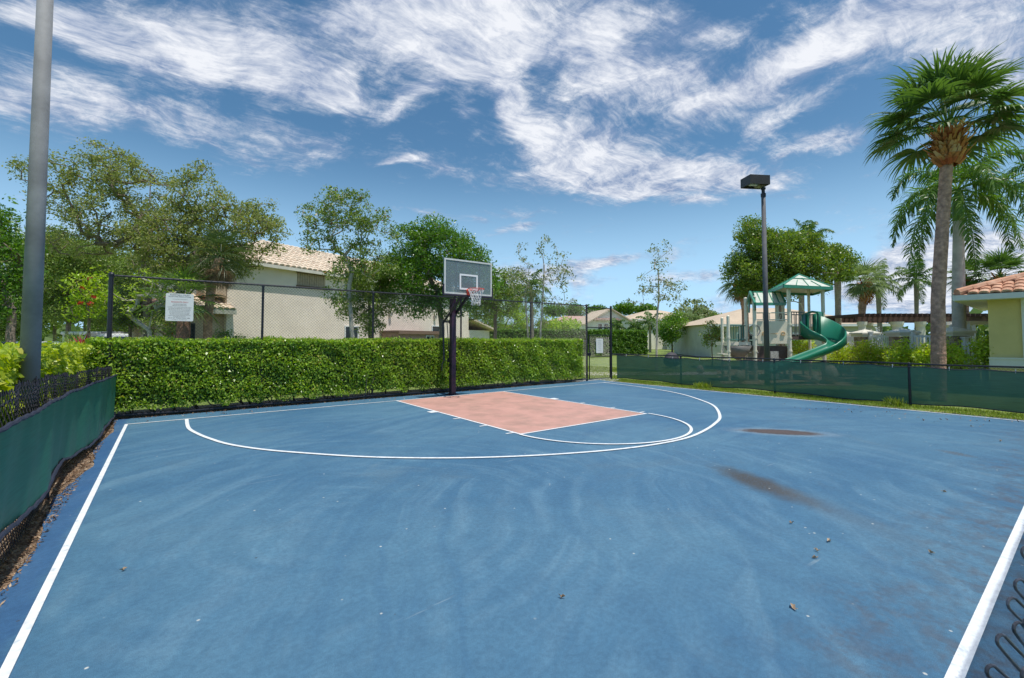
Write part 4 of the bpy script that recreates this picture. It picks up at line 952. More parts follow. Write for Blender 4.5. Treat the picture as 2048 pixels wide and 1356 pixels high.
def boots(c, r, h, n, parent, m=BOOT, L_=.30):
    Q, T = [], []
    for i in range(n):
        a = i*2.399+rng.normal()*.1; z = h*(i/n-.5); rr = r*(.80+.25*math.cos(math.pi*(i/n-.5))); o = c+np.array([math.cos(a)*rr*.8, math.sin(a)*rr*.8, z-.05]); rad_ = np.array([math.cos(a), math.sin(a), 0]); sd_ = np.array([-rad_[1], rad_[0], 0])
        l = L_*(1+.3*rng.normal()); tip = o+rad_*l*(.55+.5*rng.random())+np.array([0, 0, l*(.75+.3*rng.random())])+sd_*rng.normal()*.05; w = .055*(1+.2*rng.normal())
        m_ = (o+tip)/2+rad_*.02; Q.append(np.stack([[o-sd_*w, o+sd_*w, m_+sd_*w*.85, m_-sd_*w*.85], [m_-sd_*w*.85, m_+sd_*w*.85, tip+sd_*w*.45, tip-sd_*w*.45], [o+sd_*w, o+rad_*.04-np.array([0, 0, .02]), m_+rad_*.035, m_+sd_*w*.85], [o+rad_*.04-np.array([0, 0, .02]), o-sd_*w, m_-sd_*w*.85, m_+rad_*.035]]))
        T += list(np.clip(rng.random()+np.array([0, .15, -.1, -.1]), 0, 1))
    return np_mesh('leaf_bases', np.concatenate(Q), 4, m, parent, np.array(T))
def sabal(name, label, pts, r, crown_r, nf, boot=None, dead=0, m=PG, tm=SABT, group=None, els=(-35, 85), seg=34, droop=.45, wid=.018, pf=.42):
    t = thing(name, label, 'palm tree', (pts[0][0], pts[0][1], 0), group); palm_trunk(pts, r, tm, t); o = np.array(pts[-1], float)
    Q, T = [], []
    for i in range(nf):
        f = (i+.5)/nf; el = R(els[0]+(els[1]-els[0])*f**1.15); az = i*2.399+rng.normal()*.15
        q = fan_frond(o+np.array([0, 0, .12*f]), az, el, crown_r*(pf+.12*rng.random()), crown_r*(1.04-pf)*(1+.08*rng.normal()), seg, droop*(1.25-.6*f), wid); Q.append(q); T.append(np.clip(.25+.3*rng.random()+.25*rng.random(len(q)), 0, 1))
    np_mesh('crown', np.concatenate(Q), 4, m, t, np.concatenate(T))
    if boot: boots(o-np.array([0, 0, boot[1]*.5]), boot[0], boot[1], boot[2], t, L_=boot[3] if len(boot) > 3 else .3)
    if dead:
        Q = [fan_frond(o-np.array([0, 0, .15]), i*2.399, R(-68+12*rng.random()), crown_r*.35, crown_r*.5, 26, .6, wid) for i in range(dead)]; Q = np.concatenate(Q); np_mesh('dead_fronds', Q, 4, DEAD, t, rng.random(len(Q)))
    return t
def feather(name, label, pts, r, L_, nf, m, tm, shaft=None, els=(-45, 80), ll=.5, group=None, hang=.5, nl=44, plume=.3, droop=.09, wid=.022, azs=None):
    t = thing(name, label, 'palm tree', (pts[0][0], pts[0][1], 0), group); palm_trunk(pts, r, tm, t, rings=False); o = np.array(pts[-1], float)
    if shaft:
        b = MB(); b.tube([o, o+np.array([0, 0, shaft*.25]), o+np.array([0, 0, shaft*.7]), o+np.array([0, 0, shaft])], [r[-1]*1.08, r[-1]*1.12, r[-1]*.85, r[-1]*.5], 18); b.build('crownshaft', mat('crownshaft_green', (.10, .22, .025), .35, 0, (4, .25)), t, smooth=True); o = o+np.array([0, 0, shaft])
    Q, T = [], []
    for i in range(nf):
        f = (i+.5)/nf; el = R(els[0]+(els[1]-els[0])*f); az = (azs[i] if azs else i*2.399)+rng.normal()*.12
        q = feather_frond(o, az, el, L_*(1-.12*f)*(1+.05*rng.normal()), nl, ll, droop, wid, hang, 14, plume); Q.append(q); T.append(np.clip(.2+.3*rng.random()+.35*rng.random(len(q)), 0, 1))
    np_mesh('crown', np.concatenate(Q), 4, m, t, np.concatenate(T)); return t
# the big sabal behind the right fence
bp = [H(1873, 12.6), P(1876, 600, 12.6), P(1885, 450, 12.6), P(1893, 330, 12.6), P(1896, 262, 12.6)]
sabal('sabal_palm', 'tallest sabal palm with orange leaf bases, standing just behind the right fence', bp, [.170, .155, .145, .138, .14], 1.95, 34, boot=(.265, .95, 240, .24), els=(0, 84), seg=34, droop=.62, wid=.034, pf=.50)
rp = [H(1918, 16.5), P(1917, 600, 16.5), P(1917, 442, 16.5)]
feather('royal_palm', 'royal palm with smooth grey trunk and green crownshaft behind the tallest sabal palm', rp, [.20, .19, .15], 3.4, 17, PG2, ROYT, shaft=1.15, els=(-28, 72), ll=.66, hang=.45, nl=95, plume=.8, droop=.17, wid=.026)
rq = [H(2140, 16.5), P(2140, 600, 16.5), P(2140, 400, 16.5)]
feather('royal_palm', 'royal palm outside the right edge, only its frond tips showing', rq, [.20, .19, .15], 2.9, 14, PG2, ROYT, shaft=1.1, els=(-30, 70), ll=.6, hang=.4, nl=80, plume=.7, droop=.14, wid=.028)
def HP(x, d, y): return [H(x[0], d), P(x[1], (678+y)/2, d), P(x[2], y, d)]
gpp = 'palms beyond the pool'
sabal('sabal_palm', 'pale fan palm right of the playground with ragged brown trunk top', HP((1723, 1724, 1730), 30, 566), [.22, .20, .26], 1.55, 26, boot=(.34, 1.4, 90, .3), m=PG3, els=(-40, 85), seg=22, wid=.03)
feather('coconut_palm', 'leaning coconut palm close behind the pale fan palm', HP((1762, 1758, 1756), 32, 570), [.17, .14, .16], 2.3, 14, PG3, SABT2, els=(-35, 85), ll=.6, hang=.5, nl=32, wid=.03)
feather('coconut_palm', 'upright coconut palm alone in the gap left of the tallest sabal trunk', HP((1833, 1833, 1833), 31, 560), [.13, .12, .15], 2.2, 14, PG, SABT2, els=(-30, 88), ll=.55, hang=.45, nl=32, wid=.032)
sabal('sabal_palm', 'sabal palm half hidden behind the royal palm trunk', HP((1931, 1930, 1930), 28, 556), [.2, .18, .22], 1.3, 22, boot=(.30, 1.1, 70, .3), m=PG, els=(-40, 85), seg=22, wid=.03)
sabal('sabal_palm', 'sabal palm rising over the tiled roof of the yellow building', HP((1998, 1997, 2000), 26, 555), [.2, .2, .24], 1.75, 30, boot=(.34, .9, 80, .3), m=PG, els=(-30, 85), seg=24, wid=.03)
sabal('sabal_palm', 'fan palm poking from the left side of the big playground tree', HP((1492, 1490, 1482), 27, 565), [.2, .18, .2], 1.55, 24, boot=(.28, .8, 60, .3), m=PG3, els=(-40, 80), seg=24, wid=.03, dead=4)
feather('coconut_palm', 'coconut palm crown above the big playground tree', HP((1602, 1603, 1612), 31, 482), [.2, .17, .15], 2.3, 15, PG, SABT2, els=(-25, 85), ll=.6, hang=.45, nl=36, wid=.034)
palm2 = sabal('sabal_palm', 'palm with a straight bare trunk between playground tree and pergola', HP((1676, 1676, 1675), 28, 535), [.17, .16, .2], 1.3, 16, m=PG3, seg=20, wid=.03, tm=SABT2)
# left: sabal with hanging dead fronds in front of the house corner
sabal('sabal_palm', 'sabal palm with hanging brown dead fronds in front of the house corner', [H(414, 15.6), P(416, 640, 15.6), P(424, 560, 15.6), P(440, 515, 15.6)], [.14, .13, .14, .13], 1.25, 24, dead=26, els=(-30, 80), seg=24, m=leafmat('shaded_frond', (.03, .055, .018), (.08, .12, .035)), wid=.014)
t = thing('palm_stump', 'thick brown palm trunk directly below the rules sign', 'palm tree', H(366, 14.9)); palm_trunk([H(366, 14.9), P(367, 650, 14.9), P(369, 600, 14.9)], [.2, .19, .19], mat('red_bark', (.22, .12, .09), .95, 0, (20, .35), (30, 1, .02)), t)
q = np.concatenate([fan_frond(P(369, 600, 14.9), i*2.399, R(-20+95*i/16), .7, .8, 24, .5, .02) for i in range(16)]); np_mesh('crown', q, 4, PG, t, rng.random(len(q))*.6+.2)
# small palms by the far house and behind the slender trees
for (x, y, d, L_, lab) in ((1232, 652, 62, 1.9, 'small palm in front of the bay window of the gabled house'), (1272, 655, 62, 1.9, 'small palm below the gabled house window right of the gate'), (1300, 646, 58, 2.6, 'wide palm left of the lone slender tree trunk'), (1385, 640, 56, 3.2, 'tall shaggy palm against the picket fence')):
    feather('small_palm', lab, [H(x, d), P(x, (690+y)/2, d), P(x, y, d)], [.16, .14, .12], L_, 12, PG if x < 1380 else PG3, SABT2, els=(-40, 80), ll=.7, hang=.4, nl=18, wid=.09)
feather('small_palm', 'palm tucked between the two slender trees behind the fence', [H(1066, 24), P(1064, 640, 24), P(1062, 575, 24)], [.10, .09, .09], 1.5, 11, PG, SABT2, els=(-40, 82), ll=.5, hang=.5, nl=26, wid=.03)
# low spiky plants at left
def spiky(name, label, p, n, L_, m, wid=.018, el=(20, 80), droop=.25):
    t = thing(name, label, 'plant', p); Q = []
    for i in range(n):
        az = i*2.399; e = R(el[0]+(el[1]-el[0])*rng.random()); d = np.array([math.cos(az)*math.cos(e), math.sin(az)*math.cos(e), math.sin(e)]); c = [np.array(p)+np.array([0, 0, .05])]
        for k in range(7): d = unit(d+np.array([0, 0, -droop*(k/4.)])); c.append(c[-1]+d*L_*(1+.2*rng.normal()*.3)/7)
        Q.append(ribbon(np.array(c), np.array([.3, .8, 1, 1, .9, .7, .4, .05])*wid, np.cross(d, [0, 0, 1.])+.01))
    Q = np.concatenate(Q); np_mesh('leaf_blades', Q, 4, m, t, rng.random(len(Q))*.8+.1)
    b = MB(); b.tube([p, np.array(p)+np.array([0, 0, .25])], [.08, .05], 8); b.build('stem', BARK, t); return t
p = H(152, 15.5); p[2] = .95; spiky('ponytail_plant', 'tall fountain of thin drooping green blades behind the left hedge', H(155, 15.5)+np.array([0, 0, .9]), 170, 1.3, leafmat('pony', (.12, .20, .05), (.30, .40, .12)), .014)
spiky('ponytail_plant', 'lower clump of thin green blades beside the red cordyline', H(142, 13.8)+np.array([0, 0, .9]), 130, .9, leafmat('pony', (0, 0, 0), (0, 0, 0)), .014)
spiky('cordyline', 'dark red spiky cordyline by the white vehicle roof', H(168, 13.9)+np.array([0, 0, 1.2]), 26, .62, leafmat('cordy', (.16, .02, .03), (.32, .06, .07)), .045, (15, 75), .1)

# ------------------------------------------------------------------ buildings
def stucco(name, c, st=None): return mat(name, c, .9, 0, (1.2, .07), (40, .25, .01), two=(st or tuple(q*.86 for q in c), 1.0, .45, .75))
TILE = mat('roof_tile', (.68, .57, .44), .85, 0, (2.2, .18), (50, .3, .01), two=((.54, .38, .27), 3.0, .5, .7))
TILE2 = mat('terracotta_tile', (.52, .27, .17), .8, 0, (3, .22), (50, .3, .01), two=((.62, .42, .30), 2.5, .45, .7))
def tiles(o, e, s, poly, tw=.28, tl=.36, m=TILE, name='roof_tiles', parent=None, seg=4):
    """barrel tiles on the plane o + e*a + s*b inside the 2-D polygon poly of (a, b)"""
    o, e, s = [np.array(q, float) for q in (o, e, s)]; nrm = unit(np.cross(e, s)); 
    if nrm[2] < 0: nrm = -nrm
    px = [q[0] for q in poly]; py = [q[1] for q in poly]
    def inside(x, y):
        c = False; j = len(poly)-1
        for i in range(len(poly)):
            if (py[i] > y) != (py[j] > y) and x < (px[j]-px[i])*(y-py[i])/(py[j]-py[i]+1e-12)+px[i]: c = not c
            j = i
        return c
    Q = []
    for a in np.arange(min(px)+tw/2, max(px), tw):
        for b_ in np.arange(min(py)+tl/2-.05, max(py), tl):
            if not inside(a, max(b_, min(py)+.02)): continue
            jx = rng.normal()*.004; r = tw*.5; lo = b_-tl*.56; hi = b_+tl*.5
            prev = None
            for k in range(seg+1):
                t_ = math.pi*k/seg; x = a-r*math.cos(t_)+jx; h = math.sin(t_)*tw*.30
                p0 = o+e*x+s*lo+nrm*(h+.035); p1 = o+e*x+s*hi+nrm*(h*.9+.006); p2 = o+e*x+s*lo+nrm*(h*.55)
                if prev is not None: Q.append(np.stack([prev[0], p0, p1, prev[1]])); Q.append(np.stack([prev[2], p2, p0, prev[0]]))
                prev = (p0, p1, p2)
    return np_mesh(name, np.array(Q), 4, m, parent)
def window(parent, c, right, w, h, nrm, frame=WHITE, gl=None, mull=(1, 1), fw=.07, deep=.05):
    gl = gl or mat('dark_glass', (.035, .045, .055), .08, 0); right = unit(np.array(right, float)); nrm = unit(np.array(nrm, float)); up = np.array([0, 0, 1.]); c = np.array(c, float); ax = (right, nrm, up)
    b = MB(); f = c+nrm*.03
    for (a, z, sx, sz) in ((0, h/2-fw/2, w, fw), (0, -h/2+fw/2, w, fw), (-w/2+fw/2, 0, fw, h-2*fw), (w/2-fw/2, 0, fw, h-2*fw)): b.box(f+right*a+up*z, (sx, deep, sz), ax=ax)
    for i in range(1, mull[0]): b.box(f+right*(-w/2+w*i/mull[0]), (fw*.6, deep*.8, h-2*fw), ax=ax)
    for i in range(1, mull[1]): b.box(f+up*(-h/2+h*i/mull[1]), (w-2*fw, deep*.7, fw*.6), ax=ax)
    o = b.build('window', frame, parent); MB().box(c+nrm*.012, (w-.02, .012, h-.02), ax=ax).build('pane', gl, o); return o
def house_long():
    a = PZ(550, 532, 5.2); b2 = PZ(652, 547, 5.2); e = unit((b2-a)*[1, 1, 0]); n = np.array([e[1], -e[0], 0.]);  # n faces the court
    if np.dot(n, -_F*[1, 1, 0]) < 0: n = -n
    def online(x):  # point on the eave line (ground) seen at column x
        r = ray(x, 678)[:2]; A = np.array([[r[0], -e[0]], [r[1], -e[1]]]); s, t_ = np.linalg.solve(A, a[:2]); return np.array([*(r*s), 0.])
    A_ = online(452); B_ = online(937); Ln = np.linalg.norm(B_-A_); W_ = 7.5; up = np.array([0, 0, 1.])
    t = thing('house', 'long two-storey cream stucco house with tiled roof behind the hedge', 'house', A_)
    WALL = stucco('cream_stucco', (.90, .78, .66), (.82, .70, .59)); 
    c = (A_+B_)/2-n*W_/2; MB().box(c+up*2.6, (Ln, W_, 5.2), ax=(e, n, up)).build('wall', WALL, t)
    ov = .26; L2 = Ln+2*ov; W2 = W_+2*ov; sl_ = math.tan(R(25)); hr = W2/2*sl_; ez = 5.22
    o = A_-e*ov+n*ov+up*ez; s = unit(-n+up*sl_); sL = W2/2/math.cos(R(25))
    b = MB(); q1 = o; q2 = o+e*L2; q3 = q2-n*W2; q4 = o-n*W2; r1 = o+e*W2/2-n*W2/2+up*hr; r2 = o+e*(L2-W2/2)-n*W2/2+up*hr
    b.face(q1, q2, r2, r1); b.face(q3, q4, r1, r2); b.face(q4, q1, r1); b.face(q2, q3, r2); b.face(q4, q3, q2, q1)
    rf_ = b.build('roof', TILE, t)
    tiles(o, e, s, [(0, 0), (L2, 0), (L2-W2/2, sL), (W2/2, sL)], .30, .38, TILE, 'roof_tiles', rf_)
    tiles(q4, n, unit(e+up*sl_), [(0, 0), (W2, 0), (W2/2, sL)], .30, .38, TILE, 'roof_tiles', rf_)
    b = MB()
    b.box(o+e*L2/2+n*.06-up*.10, (L2+.12, .12, .15), ax=(e, n, up)); b.box(o+e*L2/2-up*.13-n*ov*.55, (L2, ov, .03), ax=(e, n, up)); b.build('gutter', mat('cream_trim', (.66, .62, .52), .6, 0, (3, .08)), t)
    # timber vent panel under the eave
    v0, v1 = online(592), online(648); cv_ = (v0+v1)/2; vw = np.linalg.norm(v1-v0); b = MB()
    for k in range(12): b.box(v0+e*(k+.5)*vw/12+n*.02+up*4.72, (vw/12-.02, .04+.01*(k % 2), .62), ax=(e, n, up))
    b.build('vent_panel', mat('weathered_wood', (.46, .36, .25), .9, 0, (8, .2)), t)
    b = MB(); b.box(cv_+n*.06+up*4.37, (vw+.1, .12, .06), ax=(e, n, up)); b.box(cv_+n*.03+up*5.06, (vw+.1, .06, .05), ax=(e, n, up)); b.build('vent_trim', mat('brown_trim', (.16, .11, .07), .8), t)
    w0, w1 = online(688), online(716); window(t, (w0+w1)/2+up*1.35, e, np.linalg.norm(w1-w0), 2.2, n, mull=(2, 1))
    w0, w1 = online(865), online(877); window(t, (w0+w1)/2+up*2.0, e, .9, 1.3, n)
    for x in (778, 868): 
        q = online(x); b = MB(); b.box(q+n*.09+up*3.2, (.16, .18, .22), ax=(e, n, up)); b.box(q+n*.10+up*3.34, (.22, .24, .04), ax=(e, n, up)); b.build('wall_lamp', mat('lamp_beige', (.5, .46, .4), .5), t)
    # stained side wing at the left end with its small hipped roof
    st = stucco('stained_stucco', (.60, .47, .35), (.50, .26, .13)); wc = A_-e*1.15-n*1.7
    MB().box(wc+up*1.5, (2.3, 3.0, 3.0), ax=(e, n, up)).build('wing', st, t)
    b = MB(); o2 = A_-e*2.65+n*.25+up*3.0; b.face(o2, o2+e*2.9, o2+e*2.65-n*1.2+up*.62, o2+e*1.1-n*1.2+up*.62); b.face(o2-n*3.4, o2, o2+e*1.1-n*1.2+up*.62); b.face(o2+e*2.9, o2-n*3.4+e*2.9, o2+e*2.65-n*1.2+up*.62); b.build('wing_roof', TILE2, t)
    sN = unit(-n*1.2+up*.62); tiles(o2, e, sN, [(0, 0), (2.9, 0), (2.65, 1.35), (1.1, 1.35)], .26, .34, TILE, 'wing_tiles', t)
    MB().box(o2+e*1.4+n*.02-up*.12, (3.0, .1, .22), ax=(e, n, up)).build('wing_gutter', mat('aged_gutter', (.42, .43, .36), .7, 0, (4, .25)), t)
    window(t, wc+n*1.5+up*1.75-e*.35, e, .7, 1.2, n, frame=mat('iron_frame', (.05, .045, .05), .6), mull=(3, 3), fw=.04)
    MB().box(A_-e*.5+n*.03-n*.3+up*4.3, (.9, .6, 1.6), ax=(e, n, up)).build('bay', st, t)
    # low garden fence along the wall and a timber lean-to
    g = thing('garden_fence', 'low white picket fence along the foot of the long cream house', 'fence', A_+n*1.6)
    b = MB(); f0 = online(560)+n*1.6; f1 = online(928)+n*1.6; Lf = np.linalg.norm(f1-f0)
    b.box((f0+f1)/2+up*1.62, (Lf, .05, .09), ax=(e, n, up)); b.box((f0+f1)/2+up*.3, (Lf, .04, .08), ax=(e, n, up)); b.build('fence_rail', WHITE, g); b = MB()
    for k in range(int(Lf/.13)): b.box(f0+e*(k+.5)*.13+up*.86, (.045, .03, 1.44), ax=(e, n, up))
    b.build('pickets', WHITE, g)
    sh = thing('garden_shed', 'low brown lean-to against the house wall behind the hedge', 'shed', online(800)+n*1.0)
    s0, s1 = online(762), online(844); Ls = np.linalg.norm(s1-s0); cS = (s0+s1)/2+n*.75
    WD = mat('shed_wood', (.36, .25, .19), .85, 0, (6, .2)); MB().box(cS+up*1.05, (Ls, 1.4, 2.1), ax=(e, n, up)).build('shed_wall', WD, sh)
    b = MB(); b.box(cS+up*2.16, (Ls+.3, 1.7, .10), ax=(e, n, up)); b.box(cS+n*.86+up*2.08, (Ls+.3, .05, .16), ax=(e, n, up)); b.build('shed_roof', mat('shed_trim', (.22, .14, .10), .8), sh)
    window(sh, cS+n*.7+e*Ls*.25+up*1.65, e, .8, .55, n, mull=(2, 1), fw=.05)
    # low gable roof past the far end
    g2 = thing('house', 'corner of a low tiled roof past the far end of the long cream house', 'house', B_+e*2)
    MB().box(B_+e*1.52-n*3+up*1.2, (3.0, 6, 2.4), ax=(e, n, up)).build('wall', WALL, g2)
    b = MB(); k0 = B_+e*.03+up*3.3+n*.5; k1 = B_+e*3.4+up*2.5+n*.5; b.face(k0, k1, k1-n*7, k0-n*7); b.face(k0-up*.14, k0-up*.14-n*7, k1-up*.14-n*7, k1-up*.14); b.face(k0, k0-up*.14, k1-up*.14, k1); b.build('roof', TILE, g2)
    return t
house_long()
def far_house(name, label, gx, d, rot, L_, W_, ez, pitch, wall, tile, wins=(), gable=True, hip=False):
    """rot: angle of the long side from the camera's right; front faces the camera"""
    a = R(rot); e = np.array([*(_R[:2]*math.cos(a)+unit(_F[:2])*math.sin(a)), 0.]); n = np.array([e[1], -e[0], 0.]); up = np.array([0, 0, 1.])
    o = H(gx, d); t = thing(name, label, 'house', o); c = o+e*L_/2-n*W_/2
    MB().box(c+up*ez/2, (L_, W_, ez), ax=(e, n, up)).build('wall', wall, t)
    sl_ = math.tan(R(pitch)); ov = .5; b = MB(); A = o-e*ov+n*ov+up*ez; B = A+e*(L_+2*ov); Cc = B-n*(W_+2*ov); D = A-n*(W_+2*ov); h = (W_/2+ov)*sl_; hi = (W_/2+ov) if hip else 0
    r1 = (A+D)/2+e*hi+up*h; r2 = (B+Cc)/2-e*hi+up*h
    b.face(A, B, r2, r1); b.face(Cc, D, r1, r2); b.face(D, A, r1); b.face(B, Cc, r2); b.face(D, Cc, B, A); b.build('roof', tile, t)
    if not hip:
        b = MB()
        for s_ in (o, o+e*L_): b.face(s_+up*ez, s_-n*W_+up*ez, s_-n*W_/2+up*(ez+W_/2*sl_-.02))
        b.v = [tuple(np.array(q)+(-e*.56 if i < 3 else e*.56)) for i, q in enumerate(b.v)]; b.build('gable_wall', wall, t)
    MB().box((A+B)/2-up*.12+n*.03, (L_+2*ov, .08, .2), ax=(e, n, up)).build('fascia', WHITE, t)
    for (s_, z, w, hh, face) in wins:
        cc = o+e*s_+up*z if face == 0 else o-n*s_+up*z
        window(t, cc, e if face == 0 else n, w, hh, n if face == 0 else -e, mull=(2, 2), fw=.14, deep=.1)
    return t, o, e, n
FT = mat('far_tile', (.54, .43, .31), .9, 0, (.8, .12), (3, .6, .1)); FT2 = mat('far_pink_tile', (.47, .30, .24), .9, 0, (.8, .12), (3, .6, .1)); FW = stucco('far_cream', (.85, .80, .67))
t3, o3, e3, n3 = far_house('house', 'far two-storey cream house with tan roof, right of the gate', 1262, 74, 8, 13.5, 11, 5.0, 17, FW, FT, [(1.2, 3.7, 1.4, 1.9, 0), (6.3, 3.9, 1.0, 1.6, 0), (10.5, 3.7, 1.1, 1.7, 0), (2.2, 1.2, 1.4, 1.9, 0)], hip=True)
# gabled bay at its left: gable faces the camera
def gable_bay():
    up = np.array([0, 0, 1.]); e, n = e3, n3; w = 8.2; L0 = H(1172, 71); L0 = L0; b = MB(); ez = 4.1; pk = 6.5
    b.face(L0, L0+e*w, L0+e*w+up*ez, L0+e*w/2+up*pk, L0+up*ez); b.face(L0+e*w, L0+e*w-n*9, L0+e*w-n*9+up*ez, L0+e*w+up*ez); b.face(L0-n*9, L0, L0+up*ez, L0-n*9+up*ez); b.build('gable_wall', FW, t3)
    b = MB(); pkp = L0+e*w/2+up*(pk+.12)+n*.4
    for s_, q in ((-1, L0-e*.4+up*(ez-.05)+n*.4), (1, L0+e*(w+.4)+up*(ez-.05)+n*.4)):
        b.face(q, pkp, pkp-n*10, q-n*10); b.face(q-up*.22, q, pkp, pkp-up*.22)
    b.build('gable_roof', FT, t3)
    for s_, ww in ((2.3, .9), (3.3, .9), (4.9, 1.0)): window(t3, L0+e*s_+up*3.2, e, ww, 2.0, n, mull=(1, 2), fw=.12, deep=.1)
    b = MB(); b.box(L0+e*3.4+up*4.75+n*.3, (4.4, .7, .22), ax=(e, n, up)); b.box(L0+e*3.4+up*4.92+n*.2, (3.6, .4, .2), ax=(e, n, up)); b.build('window_hood', FT2, t3)
gable_bay()
far_house('house', 'far house with long pinkish roof, left of the gabled house', 1085, 88, 2, 14, 10, 4.8, 17, FW, FT2, [(6, 3.2, 1.2, 1.5, 0)], hip=True)
far_house('house', 'low cream house wing at the right end of the picket fence', 1392, 66, 5, 7, 8, 3.6, 17, FW, FT, [(5.0, 2.2, 1.6, 1.8, 0)], hip=True)
far_house('clubhouse', 'wide low clubhouse with long tan roof behind the playground', 1422, 41, -3, 14.8, 11, 3.05, 17, stucco('club_wall', (.60, .58, .50)), FT, [(3, 1.6, 1.6, 1.4, 0), (7.5, 1.6, 1.6, 1.4, 0), (12, 1.6, 1.6, 1.4, 0)], hip=True)
# white picket fence beyond the lawn
def picket(name, label, p0, p1, h, gap, pw, group=None, mid=True):
    p0, p1 = np.array(p0, float), np.array(p1, float); e = unit(p1-p0); n = np.array([e[1], -e[0], 0]); up = np.array([0, 0, 1.]); Ln = np.linalg.norm(p1-p0); t = thing(name, label, 'fence', (p0+p1)/2, group)
    b = MB()
    for z in ((.12, h-.06, h*.5) if mid else (.12, h-.06)): b.box((p0+p1)/2+up*z, (Ln, .05, .07), ax=(e, n, up))
    b.build('fence_rail', WHITE, t); b = MB()
    for k in range(int(Ln/gap)+1): b.box(p0+e*k*gap+up*h*.5+n*.03, (pw, .025, h), ax=(e, n, up))
    b.build('pickets', WHITE, t)
    for k in range(int(Ln/2.4)+1):
        q = p0+e*min(k*2.4, Ln); b = MB(); b.box(q+up*(h/2+.06), (.13, .13, h+.12), ax=(e, n, up)); b.box(q+up*(h+.15), (.18, .18, .05), ax=(e, n, up)); b.build('post', WHITE, t)
    return t
picket('picket_fence', 'white picket fence across the far side of the lawn', H(1335, 72), H(1418, 66), 1.55, .17, .10)

